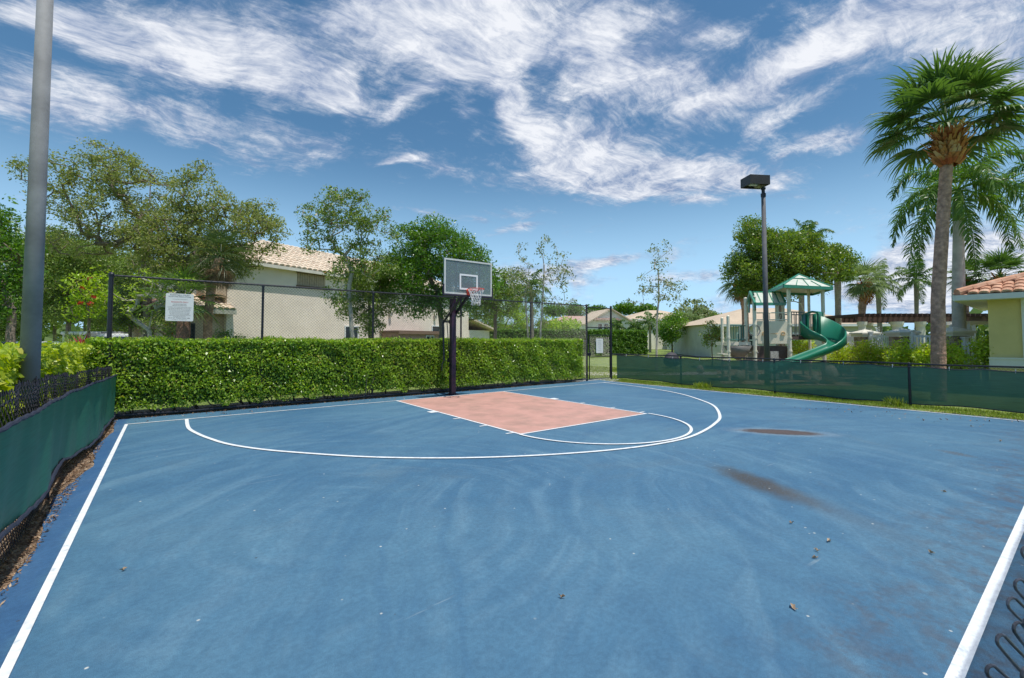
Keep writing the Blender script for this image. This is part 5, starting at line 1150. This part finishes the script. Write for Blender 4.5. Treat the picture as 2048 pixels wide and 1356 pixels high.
# ------------------------------------------------------------------ playground
def playground():
    D0 = 20.0; t = thing('play_structure', 'green and tan playground tower with hipped roof and curved green slide', 'playground', H(1580, 19.5))
    up = np.array([0, 0, 1.]); R_ = _R.copy(); Fw = unit(_F*[1, 1, 0])
    GRN = mat('slide_green', (.02, .20, .12), .30, 0, (3, .10)); GRN2 = mat('roof_green', (.035, .25, .16), .4, 0, (3, .12)); GREYR = mat('roof_panel_grey', (.62, .65, .56), .45, 0, (4, .12)); TAN = mat('tan_plastic', (.86, .77, .60), .5, 0, (3, .08)); DKB = mat('deck_brown', (.10, .07, .06), .8, 0, (10, .2)); GRYP = mat('rail_grey', (.22, .23, .24), .4, .3); DOME = mat('dome_grey', (.17, .16, .15), .5, 0, (4, .15))
    def post(x, y, d, r=.062, z0=0):
        q = P(x, y, d); b = MB(); b.tube([(q[0], q[1], z0), (q[0], q[1], q[2])], r, 12); b.lathe((q[0], q[1], q[2]), [(r*1.05, 0), (r*1.05, .03), (r*.5, .07)], 12)
        for z in (.5, 1.2, 1.75, 2.3):
            if z < q[2]-.3: b.lathe((q[0], q[1], z), [(r*1.25, -.035), (r*1.25, .035)], 12)
        b.build('post', CREAMP, t, smooth=False); return np.array([q[0], q[1], 0])
    A = post(1577, 580, 18.8, .072); B = post(1554, 590, 20.6); Cc = post(1617, 582, 21.2); D = post(1645, 577, 19.4, .072)
    dz = 1.83
    b = MB(); b.v = [tuple(q+up*z) for z in (dz-.16, dz) for q in (A, D, Cc, B)]; b.f = [(3, 2, 1, 0), (4, 5, 6, 7), (0, 1, 5, 4), (1, 2, 6, 5), (2, 3, 7, 6), (3, 0, 4, 7)]; b.mi = [0]*6; b.build('deck', DKB, t)
    # hipped roof of ribbed panels
    ctr = (A+B+Cc+D)/4; pk = ctr+up*(zof(549, 20.0)); ez = zof(578, 20)-.02; cor = [ctr+(q-ctr)*1.42+up*ez for q in (A, D, Cc, B)]
    b = MB(); rb = MB(); ed = MB()
    for i in range(4):
        p, q = cor[i], cor[(i+1) % 4]; b.face(p, q, pk); b.face(p-up*.03, pk-up*.03, q-up*.03)
        ed.bar(p-up*.05, q-up*.05, .05, .13)
        rb.tube([p+up*.02, pk+up*.02], .028, 8)
        for f in (.25, .5, .75):
            m_ = p+(q-p)*f; tp_ = pk+(m_-pk)*(.34 if f == .5 else .56); rb.tube([m_+up*.02, tp_+up*.02], .016, 6)
        rb.tube([pk+(p-pk)*.42+up*.02, pk+((p+q)/2-pk)*.42+up*.03, pk+(q-pk)*.42+up*.02], .022, 6)
    rf_ = b.build('roof', GREYR, t); rb.build('roof_rib', GRN2, rf_); ed.build('roof_edge', GRN2, rf_)
    # bar railings round the deck
    def railing(p, q, z0, z1, n, nm='railing', m=GRYP, r=.016):
        b = MB(); p = np.array(p, float)*[1, 1, 0]; q = np.array(q, float)*[1, 1, 0]; b.tube([p+up*z1, q+up*z1], .024, 8); b.tube([p+up*z0, q+up*z0], .024, 8)
        for k in range(1, n): s = p+(q-p)*k/n; b.tube([s+up*z0, s+up*z1], r, 6, cap=False)
        b.build(nm, m, t)
    E1 = A+(D-A)*.42
    railing(A, E1, dz+.06, dz+1.0, 6); railing(D, Cc, dz+.06, dz+1.0, 10); railing(B, Cc, dz+.06, dz+1.0, 9)
    b = MB(); b.tube([B+up*(dz+.6)]+[B+(Cc-B)*f+up*(dz+1.0+.62*math.sin(math.pi*f)**.6) for f in np.linspace(.25, .75, 9)]+[Cc+up*(dz+.6)], .025, 6); b.build('hoop_rail', CREAMP, t)
    # curved slide: U trough swept on a quarter turn then a straight run to the left
    ctrz = H(1634, 18.15); rad = .56; path = []
    e0 = (E1+D)/2
    for k in range(5): path.append((e0+(ctrz+Fw*rad+R_*-.05-e0)*k/5*.9, 1.86-.02*k))
    for k in range(19):
        a = R(80-k*170/18); path.append((ctrz+R_*(.10+rad*math.cos(a))+Fw*rad*math.sin(a), 1.76-.50*(k/18)))
    e1 = path[-1][0]; end = H(1543, 17.0)
    for k in range(1, 7): path.append((e1+(end-e1)*k/6, 1.24-.80*k/6+.03*(k == 6)))
    n = len(path); b = MB(); prof_n = 9
    for i, (c, z) in enumerate(path):
        tan = unit(path[min(i+1, n-1)][0]-path[max(i-1, 0)][0]); left = np.array([-tan[1], tan[0], 0]); f = i/(n-1)
        w = .27+.02*f; ho = max(.24, 1.02-1.15*max(0, f-.05)) if f < .75 else .24; hi_ = max(.22, 1.02-1.9*max(0, f-.02)); hi_ = .95 if f < .10 else (.95-(f-.10)*9 if f < .18 else .22)
        ho = .98 if f < .30 else max(.26, .98-(f-.30)*1.5)
        pr = [(-w-.05, hi_-.05), (-w-.045, hi_), (-w, hi_), (-w*.95, .14), (-w*.5, 0), (w*.5, 0), (w*.95, .14), (w, ho), (w+.045, ho), (w+.05, ho-.05)]
        base = len(b.v)
        for (x, h) in pr: b.v.append(tuple(c-left*(-x)*-1*-1+up*(z+h)) if False else tuple(c+left*x+up*(z+h)))
        # outer shell
        for (x, h) in [(w+.05, .10), (w*.55, -.06), (-w*.55, -.06), (-w-.05, .10)]: b.v.append(tuple(c+left*x+up*(z+h)))
        if i:
            m_ = 14
            for k in range(m_): b.f.append((base-m_+k, base-m_+(k+1) % m_, base+(k+1) % m_, base+k)); b.mi.append(0)
    o = b.build('slide', GRN, t, smooth=True); me = o.data
    b = MB()
    for s_ in (-1, 1): b.box(e0+R_*s_*.31-Fw*.05+up*(dz+.42), (.07, .12, 1.15), ax=(R_, Fw, up))
    b.tube([e0-R_*.32+up*(dz+.95), e0-R_*.1-Fw*.05+up*(dz+1.03), e0+R_*.32+up*(dz+.99)], .045, 8); b.build('slide_hood', GRN, o)
    q = H(1645, 17.6); MB().tube([q, q+up*.72], .062, 12).build('slide_post', CREAMP, t)
    # front activity panel with two round holds
    PA, PB = P(1514, 665, 18.9)*[1, 1, 0], A.copy(); PB = PB-unit(PB-PA)*.05; L_ = np.linalg.norm(PB-PA); e = unit(PB-PA); n_ = np.array([e[1], -e[0], 0]); b = MB()
    b.box((PA+PB)/2+up*(zof(665, 18.9)), (L_, .05, zof(642, 18.9)-zof(688, 18.9)), ax=(e, n_, up)); pn = b.build('activity_panel', TAN, t); bv = pn.modifiers.new('b', 'BEVEL'); bv.width = .02; bv.segments = 2
    b = MB()
    for f in (.22, .82): c = PA+e*L_*f+n_*.05+up*zof(667, 18.9); b.tube([c+np.array([.0, 0, 0])+e*.07*math.cos(a)+up*.07*math.sin(a) for a in np.linspace(0, 2*math.pi, 13)[:-1]], .02, 6, closed=True); b.box(c-up*.07, (.14, .04, .02), ax=(e, n_, up))
    b.tube([PA+e*L_*.42+n_*.05+up*zof(667, 18.9), PA+e*L_*.66+n_*.05+up*zof(667, 18.9)], .012, 6); b.build('panel_hold', mat('hold_tan', (.70, .48, .26), .5), pn)
    railing(PA, A, zof(640, 19), zof(626, 19), 5, m=CREAMP)
    b = MB(); b.box((PA+A)/2+Fw*.5+up*.95, (L_, .9, .9), ax=(R_, Fw, up)); b.build('enclosed_deck', DKB, t)
    # lower tower with arched gable roof
    q1 = post(1491, 598, 19.2, .066); q2 = post(1508, 595, 18.6, .07); q3 = post(1553, 608, 19.6); q4 = post(1566, 608, 20.6); q5 = post(1544, 700, 19.8)
    b = MB(); r0 = P(1500, 584, 19.0); r1 = P(1560, 584, 20.3); l0, l1 = P(1510, 607, 18.2), P(1571, 607, 19.6); k0, k1 = P(1495, 607, 20.2), P(1552, 603, 21.4)
    for p_, q_, s_, v_ in ((r0, r1, l1, l0), (r1, r0, k0, k1)): b.face(p_, q_, s_, v_); b.face(*[x-up*.04 for x in (v_, s_, q_, p_)])
    r2 = b.build('small_roof', GREYR, t); b = MB()
    b.bar(l0-up*.02, l1-up*.02, .06, .12); b.bar(k0, k1, .06, .12); b.bar(r0, l0, .07, .10); b.bar(r1, l1, .07, .10); b.bar(r0, k0, .07, .10); b.bar(r0, r1, .06, .06)
    for f in (.2, .4, .6, .8): b.bar(r0+(r1-r0)*f+up*.02, l0+(l1-l0)*f+up*.02, .03, .03)
    # arched green end panel
    ac = (l0+k0)/2; av = unit((l0-k0)*[1, 1, 0]); wd = np.linalg.norm((l0-k0)[:2])/2
    for j in range(14):
        t0, t1 = math.pi*j/14, math.pi*(j+1)/14; i0 = ac+av*wd*.62*math.cos(t0)+up*(-.35+.62*math.sin(t0)); i1 = ac+av*wd*.62*math.cos(t1)+up*(-.35+.62*math.sin(t1)); o0 = ac+av*wd*.96*math.cos(t0)+up*(-.35+.95*math.sin(t0)*.92); o1 = ac+av*wd*.96*math.cos(t1)+up*(-.35+.95*math.sin(t1)*.92); b.face(i0, i1, o1, o0); b.face(*[x-R_*-.05 for x in (o0, o1, i1, i0)])
    b.build('roof_edge', GRN2, r2)
    # bridge, railings and stair at the left
    s1 = post(1444, 638, 19.0, .058); s2 = post(1456, 634, 18.4, .062); s3 = post(1480, 655, 20.2, .05)
    railing(s2, q1, zof(680, 18.8), zof(651, 18.8), 7, m=mat('rail_green', (.05, .16, .14), .4)); railing(s3, q1, zof(678, 20), zof(652, 20), 6, m=mat('rail_green', (0, 0, 0)))
    MB().box((s2+q1)/2+Fw*.4+up*zof(687, 19.2), (1.0, 1.0, .14), ax=(R_, Fw, up)).build('bridge_deck', TAN, t)
    b = MB(); c = (s2+q1)/2+up*zof(690, 19.0); b.lathe(c-up*.62, [(.05, 0), (.22, .1), (.40, .30), (.52, .58)], 18); b.build('play_dome', DOME, t, smooth=True)
    b = MB()
    for k in range(5): b.box(s1+(s2-s1)*.5-R_*.1+up*(.2+k*.22), (.7, .3, .05), ax=(unit(s2-s1), np.cross(up, unit(s2-s1)), up))
    b.build('ladder_step', TAN, t)
    b = MB(); cl = q1+(q2-q1)*.5; 
    for k in range(5): b.tube([cl+R_*-.22+up*(.3+k*.28), cl+R_*.22-Fw*.2+up*(.3+k*.28)], .022, 6)
    b.build('climbing_rung', GRYP, t)
    MB().box(cl+up*.78-Fw*.05, (.42, .04, .85), ax=(unit(q2-q1), np.cross(up, unit(q2-q1)), up)).build('climbing_panel', mat('panel_speckle', (.38, .37, .34), .7, 0, (12, .5)), t)
    b = MB(); 
    for k in range(9): a = k/8*2*math.pi; b.tube([q2+up*2.05+R_*(-.02)+.24*(R_*math.cos(a)+up*math.sin(a)), q2+up*2.05+.24*(R_*math.cos(a+.785)+up*math.sin(a+.785))], .02, 6)
    b.build('steering_ring', GRYP, t)
    MB().box(H(1548, 18.7)+up*.62, (.34, .05, 1.15), ax=(R_, Fw, up)).build('climbing_panel', mat('panel_speckle', (0, 0, 0)), t)
    # black belt swing seats are not in view; the bench-like dark lump on the lawn follows
playground()
def rock(name, label, p, s, m, cat='rock', group=None):
    b = MB(); n, k = 14, 7
    for i in range(k+1):
        a = math.pi*i/k
        for j in range(n): c = 2*math.pi*j/n; r = 1+.12*math.sin(3*c+p[0])+.08*math.sin(5*c+2*a); b.v.append((p[0]+s[0]*r*math.sin(a)*math.cos(c), p[1]+s[1]*r*math.sin(a)*math.sin(c), s[2]*(.35+.65*math.cos(a)*(1 if a < 1.6 else .5))))
    for i in range(k):
        for j in range(n): b.f.append((i*n+j, i*n+(j+1) % n, (i+1)*n+(j+1) % n, (i+1)*n+j)); b.mi.append(0)
    return tag(b.build(name, m, None, smooth=True), label, cat, group)
RK = mat('limestone', (.55, .48, .38), .9, 0, (4, .25), (14, .8, .03))
for i, (x, d, s, l) in enumerate(((1478, 17.6, .22, 'small tan boulder below the left playground rail'), (1660, 17.3, .30, 'larger tan boulder right of the slide exit'), (1629, 17.2, .16, 'small pale boulder beneath the slide'), (1400, 22, .2, 'low tan boulder on the lawn left of the playground'))):
    p = H(x, d); rock('boulder', l, p, (s, s*.8, s*2.4 if i == 1 else s*2.2), RK, group='boulders round the playground')
p = H(1342, 27); rock('dark_boulder', 'dark rounded lump standing on the lawn beyond the low fence', p, (.52, .45, .92), mat('dark_stone', (.05, .045, .06), .7, 0, (5, .4), (10, .6, .03)))

# ------------------------------------------------------------------ pool wall, pergola, yellow building
up = np.array([0, 0, 1.])
STONE = mat('stone_pier', (.40, .31, .23), .9, 0, (5, .35), (9, 1.0, .05), two=((.24, .17, .12), 4.5, .45, .6)); CAPM = mat('cap_cream', (.70, .66, .55), .7, 0, (4, .08))
piers = [(1685, 23.5), (1730, 20.2), (1804, 17.8), (1908, 16.0)]; PP_ = []
wdir = unit((H(1908, 16.0)-H(1730, 20.2))); wn_ = np.array([wdir[1], -wdir[0], 0])
for i, (x, d) in enumerate(piers):
    p = H(x, d); PP_.append(p)
    t = thing('stone_pillar', ['stone pillar with cream pyramid cap behind the slide', 'stone pillar with cream cap at the left end of the pergola', 'stone pillar with cream cap left of the tallest sabal trunk', 'stone pillar with cream cap between royal palm trunk and yellow building'][i], 'pillar', p, 'stone pillars along the pool fence')
    b = MB()
    for k in range(9):
        z = .1+k*.2; b.box(p+up*z, (.56+.03*rng.random(), .56+.03*rng.random(), .19), ax=(wdir, wn_, up))
    b.build('shaft', STONE, t); b = MB()
    b.box(p+up*1.86, (.72, .72, .10), ax=(wdir, wn_, up)); b.box(p+up*1.945, (.82, .82, .07), ax=(wdir, wn_, up))
    n = len(b.v)
    for a_, b__ in ((-1, -1), (1, -1), (1, 1), (-1, 1)): b.v.append(tuple(p+wdir*.41*a_+wn_*.41*b__+up*1.98))
    b.v.append(tuple(p+up*2.14)); b.f += [(n, n+1, n+4), (n+1, n+2, n+4), (n+2, n+3, n+4), (n+3, n, n+4)]; b.mi += [0]*4; b.build('cap', CAPM, t)
for i in range(3):
    e = unit(PP_[i+1]-PP_[i]); picket('pool_fence', ['white pool railing between the slide and the pergola end', 'white pool railing behind the middle bright shrubs', 'white pool railing behind the tallest sabal trunk'][i], PP_[i]+e*.4, PP_[i+1]-e*.4, 1.86, .13, .05, 'white pool railings between pillars')
picket('pool_gate', 'white railing gate beside the yellow building', PP_[3]+wdir*.4, PP_[3]+wdir*2.6, 1.6, .15, .06)
t = thing('garden_arch', 'white garden arch beside the yellow building', 'arch', H(1948, 17.5)); b = MB(); a0, a1 = H(1938, 17.5), H(1985, 17.5)
for q in (a0, a1, a0+_F*[1, 1, 0]*.7, a1+_F*[1, 1, 0]*.7): b.box(q+up*1.15, (.11, .11, 2.3))
b.build('post', WHITE, t); b = MB()
for o_ in (0, .7): b.bar(a0+_F*[1, 1, 0]*o_+up*2.33-_R*.2, a1+_F*[1, 1, 0]*o_+up*2.33+_R*.2, .06, .14)
b.build('beam', WHITE, t)
def pergola():
    t = thing('pergola', 'long dark brown timber pergola on round cream columns behind the pool fence', 'pergola', H(1840, 26)); W_ = mat('pergola_wood', (.085, .045, .035), .8, 0, (6, .3)); R_ = _R; Fw = unit(_F*[1, 1, 0])
    d = 26; zt = zof(632, d); L0, L1 = H(1712, d), H(2060, d); b = MB()
    for off in (0, 2.2): b.bar(L0+Fw*off+up*(zt-.18), L1+Fw*off+up*(zt-.18), .10, .26)
    b.bar(L0+Fw*.15+up*(zt-.18), L1+Fw*.15+up*(zt-.18), .05, .22); b.build('beam', W_, t); Ln = np.linalg.norm(L1-L0)
    for k in range(int(Ln/.30)):
        q = L0+R_*(k*.30+.1)+up*(zt+.04); b = MB(); b.bar(q-Fw*.55, q+Fw*2.7, .055, .17); b.build('rafter', W_, t)
    for (x, r) in ((1725, .20), (1795, .26), (1842, .22), (1902, .22), (1990, .22)):
        for off in ((0, 2.2) if x in (1795,) else (0,)):
            q = H(x, d)+Fw*off; b = MB(); b.lathe(q, [(r*1.25, 0), (r*1.25, .15), (r, .2), (r*.92, zt-.62), (r*1.18, zt-.5), (r*1.25, zt-.33)], 20); b.build('column', CAPM, t, smooth=False)
pergola()
t = thing('fountain', 'white spray fountain in front of the pergola', 'fountain', H(1752, 22)); b = MB(); q = H(1752, 22); b.lathe(q, [(1.2, 0), (1.2, .4), (1.05, .4), (1.0, .25)], 24); b.build('basin', CAPM, t)
wm = mat('water_spray', (.75, .80, .84), .2, 0); C = []
for k in range(26):
    a = rng.random()*6.28; s_ = .15+.4*rng.random(); h_ = 1.5+.6*rng.random()
    for j in np.linspace(0, 1, 26): C.append(q+np.array([math.cos(a)*s_*j, math.sin(a)*s_*j, .4+h_*4*j*(1-j)*.9])+rng.normal(size=3)*.02)
np_mesh('spray', leaves(np.array(C), .05, .6, .1), 4, wm, t)
def yellow_building():
    d = 14.3; c = H(1978, d); R_ = _R; Fw = unit(_F*[1, 1, 0]); 
    # wall facing the court runs to the right; slight turn towards the camera
    e = np.array([.03, -1., 0.]); e = unit(e); n = np.array([-1., -.03, 0]); n = unit(n)
    t = thing('pool_house', 'yellow stucco pool house with terracotta roof at the right edge', 'building', c); Y = stucco('yellow_stucco', (.72, .59, .26), (.65, .53, .22)); WT = mat('white_trim', (.74, .74, .70), .6, 0, (4, .05))
    Ln, Wd, ez = 7.0, 7.0, 2.98
    MB().box(c+e*Ln/2-n*Wd/2+up*ez/2, (Ln, Wd, ez), ax=(e, n, up)).build('wall', Y, t)
    b = MB(); zb = zof(716, d)-.02; b.box(c+e*Ln/2+n*.03+up*(zb-.14), (Ln+.02, .06, .28), ax=(e, n, up)); b.box(c+e*Ln/2+n*.05+up*(zb+.02), (Ln+.04, .10, .05), ax=(e, n, up)); b.build('wall_band', WT, t)
    w = 1.5; cc = c+e*1.62+n*.0; b = MB()
    b.box(cc+n*.04+up*1.95-e*.82, (.18, .08, 1.7), ax=(e, n, up)); b.box(cc+n*.04+up*2.88-e*0, (1.82, .08, .16), ax=(e, n, up)); b.box(cc+n*.04+up*1.95+e*.82, (.18, .08, 1.7), ax=(e, n, up)); fr = b.build('window_surround', WT, t)
    window(t, cc+up*1.95, e, 1.44, 1.66, n, frame=WHITE, mull=(2, 2), fw=.06)
    ov = .62; sl_ = math.tan(R(20)); o = c-e*ov+n*ov+up*(ez+.14); L2, W2 = Ln+2*ov, Wd+2*ov; sL = W2/2/math.cos(R(20)); q1 = o; q2 = o+e*L2; q3 = q2-n*W2; q4 = o-n*W2; r1 = o+e*W2/2-n*W2/2+up*W2/2*sl_; r2 = o+e*(L2-W2/2)-n*W2/2+up*W2/2*sl_
    b = MB(); b.face(q1, q2, r2, r1); b.face(q3, q4, r1, r2); b.face(q4, q1, r1); b.face(q2, q3, r2); b.face(q4, q3, q2, q1); b.v = [tuple(np.array(v)-up*.015) for v in b.v]; rf_ = b.build('roof', TILE2, t)
    tiles(o, e, unit(-n+up*sl_), [(0, 0), (L2, 0), (L2-W2/2, sL), (W2/2, sL)], .24, .36, TILE2, 'roof_tiles', rf_, 6)
    tiles(q4, n, unit(e+up*sl_), [(0, 0), (W2, 0), (W2/2, sL)], .24, .36, TILE2, 'roof_tiles', rf_, 6)
    b = MB()
    for k in range(14): f = k/14; p0 = q1+(r1-q1)*f+up*.07; p1 = q1+(r1-q1)*(f+.085)+up*.10; b.tube([p0, p1], [.12, .10], 8)
    b.build('ridge_tiles', TILE2, rf_)
    b = MB(); b.box(o+e*L2/2+n*.05-up*.11, (L2+.2, .11, .17), ax=(e, n, up)); b.box(o-n*W2/2-e*.05-up*.11, (.11, W2, .17), ax=(e, n, up)); b.box(o+e*L2/2-n*.3-up*.17, (L2, .62, .03), ax=(e, n, up)); b.box(o-n*W2/2+e*.3-up*.175, (.62, W2-.7, .03), ax=(e, n, up)); b.build('gutter', WT, t)
yellow_building()

# ------------------------------------------------------------------ vehicles seen over the left hedge
def vehicle(name, label, cat, x, d, rot, L_, Wd, Hh, paint, cabin=(.12, .95), hood=.38, rack=False):
    a = R(rot); e = np.array([*(_R[:2]*math.cos(a)+unit(_F[:2])*math.sin(a)), 0.]); n = np.array([e[1], -e[0], 0.]); o = H(x, d); t = thing(name, label, cat, o); GL = mat('car_glass', (.03, .04, .05), .06, 0, spec=.8)
    # side profile, x from rear to front
    z1 = Hh*.55
    prof = [(0, .35), (0, z1*.95), (.03*L_, z1), (cabin[0]*L_-.1, z1*1.02), (cabin[0]*L_+.12, Hh*.97), (cabin[0]*L_+.4, Hh), (L_*(1-hood)-.55, Hh), (L_*(1-hood)-.25, Hh*.96), (L_*(1-hood)+.35, z1*1.06), (L_*.97, z1*.86), (L_, z1*.7), (L_, .38), (L_*.9, .25), (L_*.08, .25)]
    b = MB(); w = Wd/2; n0 = len(b.v)
    for s_ in (-1, 1):
        for (px, pz) in prof: b.v.append(tuple(o+e*px+n*s_*w*(1 if pz < z1*1.05 else .84)+up*pz))
    k = len(prof); b.f.append(tuple(range(k))); b.f.append(tuple(reversed(range(k, 2*k)))); b.mi += [0, 0]
    for i in range(k): j = (i+1) % k; b.f.append((i, i+k, j+k, j)); b.mi.append(0)
    bo = b.build('body', paint, t); bv = bo.modifiers.new('b', 'BEVEL'); bv.width = .05; bv.segments = 3
    for s_ in (-1, 1):
        b = MB(); x0, x1, x2, x3 = cabin[0]*L_+.12, cabin[0]*L_+.34, L_*(1-hood)-.48, L_*(1-hood)+.02; zz0, zz1 = z1*1.07, Hh*.93
        for (u0, u1, v0, v1) in ((x0, (x0+x2)/2-.06, x1, (x0+x2)/2-.06), ((x0+x2)/2+.06, x3, (x0+x2)/2+.06, x2)):
            p = [o+e*u0+n*s_*(w*.985)+up*zz0, o+e*u1+n*s_*(w*.985)+up*zz0, o+e*v1+n*s_*(w*.875)+up*zz1, o+e*v0+n*s_*(w*.875)+up*zz1]; b.face(*p)
        b.build('side_window', GL, t)
    for f in (.18, .80):
        for s_ in (-1, 1):
            c = o+e*L_*f+n*s_*(w-.08)+up*.34; b = MB(); b.tube([c-n*.11, c+n*.11], .34, 20); b.build('wheel', mat('tyre', (.02, .02, .02), .8), t)
    if rack:
        b = MB()
        for s_ in (-1, 1): b.bar(o+e*L_*.2+n*s_*w*.6+up*(Hh+.06), o+e*L_*.6+n*s_*w*.6+up*(Hh+.06), .04, .04)
        b.build('roof_rail', mat('rail_dark', (.05, .05, .05), .4), t)
    return t
WP = mat('car_white', (.78, .78, .77), .25, 0, (2, .03), coat=1); 
vehicle('parked_van', 'white van whose roof and dark windows show over the hedge corner', 'van', 168, 23.0, 6, 4.7, 1.95, 1.96, WP, hood=.2, rack=True)
vehicle('parked_car', 'white parked car at the far left behind the light pole', 'car', 22, 30, 8, 4.4, 1.8, 1.55, WP)
vehicle('parked_car', 'dark parked car cut by the left edge behind the hedge', 'car', -52, 30, 8, 2.4+2, 1.8, 1.5, mat('car_dark', (.05, .06, .08), .25))
t = thing('canopy', 'white flat-topped canopy on slim posts above the left hedge', 'canopy', H(152, 22)); b = MB(); c0 = H(123, 22); c1 = H(182, 22); zc = zof(666, 22); Fw_ = unit(_F*[1, 1, 0])
b.box((c0+c1)/2+Fw_*.9+up*zc, (np.linalg.norm(c1-c0), 2.0, .16), ax=(_R, Fw_, up)); o = b.build('canopy_top', WP, t); bv = o.modifiers.new('b', 'BEVEL'); bv.width = .06; bv.segments = 3
for q in (c0+_R*.1, c1-_R*.1): MB().tube([q, q+up*zc], .035, 8).build('post', WHITE, t)
t = thing('white_post', 'short white marker post on the grass beside the light pole', 'post', H(97, 19)); b = MB(); b.box(H(97, 19)+up*.72, (.14, .14, 1.44)); b.box(H(97, 19)+up*1.5, (.3, .24, .14)); b.build('post', WHITE, t)

# ------------------------------------------------------------------ grass edges, litter, leaves on the court
GR = leafmat('grass_blade', (.10, .16, .02), (.28, .34, .05), (.50, .44, .16), .35, .6)
def grass(name, label, fn, n, h, w=.006, m=GR, cl=0):
    C = fn(n); d = np.stack([rng.normal(size=n)*.35, rng.normal(size=n)*.35, np.ones(n)], 1); d = unit(d); hh = h*(.5+rng.random(n))[:, None]; s = unit(np.cross(d, rng.normal(size=(n, 3)))); w_ = w*(.6+.8*rng.random(n))[:, None]
    b2 = d+rng.normal(size=(n, 3))*.25
    V = np.stack([C-s*w_, C+s*w_, C+d*hh*.6+s*w_*.6, C+d*hh*.6+b2*hh*.4], 1); o = np_mesh(name, V, 4, m, None, np.clip(rng.random(n)*.9+.05*rng.normal(size=n), 0, 1)); return tag(o, label, 'grass', kind='stuff')
def strip_pts(n):
    x = 14.28+rng.random(n)*1.35; y = -2+rng.random(n)*14.9; k = (np.sin(y*1.7)+np.sin(y*4.3+x*3)+1.6*rng.random(n) > -.2) | (x > 14.8); x, y = x[k], y[k]; return np.stack([x, y, np.full(len(x), -.03)], 1)
def fixn(fn): return lambda n: fn(n)
_C = strip_pts(26000); grass('grass', 'short green and straw grass edging the right sideline under the fence', lambda n: _C, len(_C), .050, .005)
_t = np.concatenate([np.array([15.0, 8.6, -.02])+ball(260)*[.22, .3, .02], np.array([14.95, 3.3, -.02])+ball(160)*[.15, .22, .02]]); grass('grass', 'taller grass tufts at the foot of the right fence', lambda n: _t, len(_t), .17, .007)
def lawn_pts(n):
    x = 12.5+rng.random(n)*9; y = 13.0+rng.random(n)*7; return np.stack([x, y, np.full(n, -.03)], 1)
grass('grass', 'mown green lawn blades outside the gate', lawn_pts, 30000, .05, .009)
LIT = leafmat('dry_litter', (.05, .03, .02), (.27, .17, .10), (.60, .48, .34), .1, .9)
def litter(label, x0, x1, y0, y1, n, size, z=.004):
    C = np.stack([x0+(x1-x0)*rng.random(n)**1.0, y0+(y1-y0)*rng.random(n), z+rng.random(n)*.02], 1); V = leaves(C, size, .30, 1.6, sizevar=.75)
    return tag(np_mesh('leaf_litter', V, 4, LIT, None, rng.random(n)), label, 'leaf litter', kind='stuff')
litter('dry brown leaf litter between the left fence and the blue court', -1.2, -.80, 0, 12.6, 15000, .028, -.010)
litter('dry leaf litter under the tall fence', -.9, 13.2, 12.60, 12.80, 3000, .036, -.006)
litter('sparse dry specks blown on the court by the right sideline', 12.2, 14.25, -.5, 5.2, 150, .045, .006)
litter('leaf specks along the baseline', -.6, 6.5, 11.9, 12.6, 130, .035, .006)
litter('straw and soil crumbs at the asphalt edge of the right sideline', 14.15, 14.42, -2, 12.4, 2600, .03, -.006)
DL = leafmat('dead_leaf', (.16, .10, .06), (.42, .32, .22), (.5, .44, .36), .1, .8)
spots = [(1658, 1084, 'pale curled dead leaf on the court, largest one right of centre'), (1635, 1104, 'dead leaf just below the large curled one'), (1583, 1048, 'small dark dead leaf above the curled leaf'), (1586, 1217, 'dead leaf low on the right half of the court'),
         (1123, 1197, 'tan dead leaf at the lower centre of the court'), (2001, 883, 'dead leaf at the far right near the sideline'), (1888, 985, 'faded dead leaf between the stains and the right edge'), (968, 787, 'dead leaf at the top of the red key'), (1862, 1108, 'pale round scrap near the right white line'), (1630, 1118, 'tiny leaf scrap beneath the others'), (246, 1143, 'leaf scrap right of the left sideline')]
for i, (x, y, l) in enumerate(spots):
    p = G(x, y); s = .021 if i in (0, 3, 5) else .014; b = MB(); n = 8; a0 = i*1.3
    rim = [(p[0]+s*(1 if j % 4 else 1.5)*math.cos(a0+j*math.pi/4)*(1.2 if j % 4 == 0 else .65), p[1]+s*(1 if j % 4 else 1.5)*math.sin(a0+j*math.pi/4)*(1.2 if j % 4 == 0 else .65), .008+.022*abs(math.sin(j*.9+i))) for j in range(n)]
    for j in range(n): b.face((p[0], p[1], .006), rim[j], rim[(j+1) % n])
    b.tube([(p[0], p[1], .008), (p[0]+s*1.8*math.cos(a0+.3), p[1]+s*1.8*math.sin(a0+.3), .02)], .0025, 4)
    o = b.build('fallen_leaf', DL, None); a_ = o.data.attributes.new('tint', 'FLOAT', 'FACE'); a_.data.foreach_set('value', [(.25+.55*rng.random()) if i != 0 else .8]*len(o.data.polygons)); tag(o, l, 'fallen leaf', 'dead leaves lying on the court')
# far woods closing the horizon
def far_woods():
    n = 26000; th = rng.random(n)*2*math.pi; r = 150+rng.random(n)*25; hh = 5.0+1.6*np.sin(th*23)+1.1*np.sin(th*57+1)+.8*np.sin(th*131); z = hh*rng.random(n)**.8
    C = np.stack([r*np.sin(th), r*np.cos(th), z], 1); tag(np_mesh('woods', leaves(C, 1.9, .8, .3), 4, leafmat('woods_leaf', (.05, .085, .02), (.12, .18, .04), None, .3, .6), None, rng.random(n)), 'distant band of green woods closing the horizon', 'woods', kind='stuff')
far_woods()
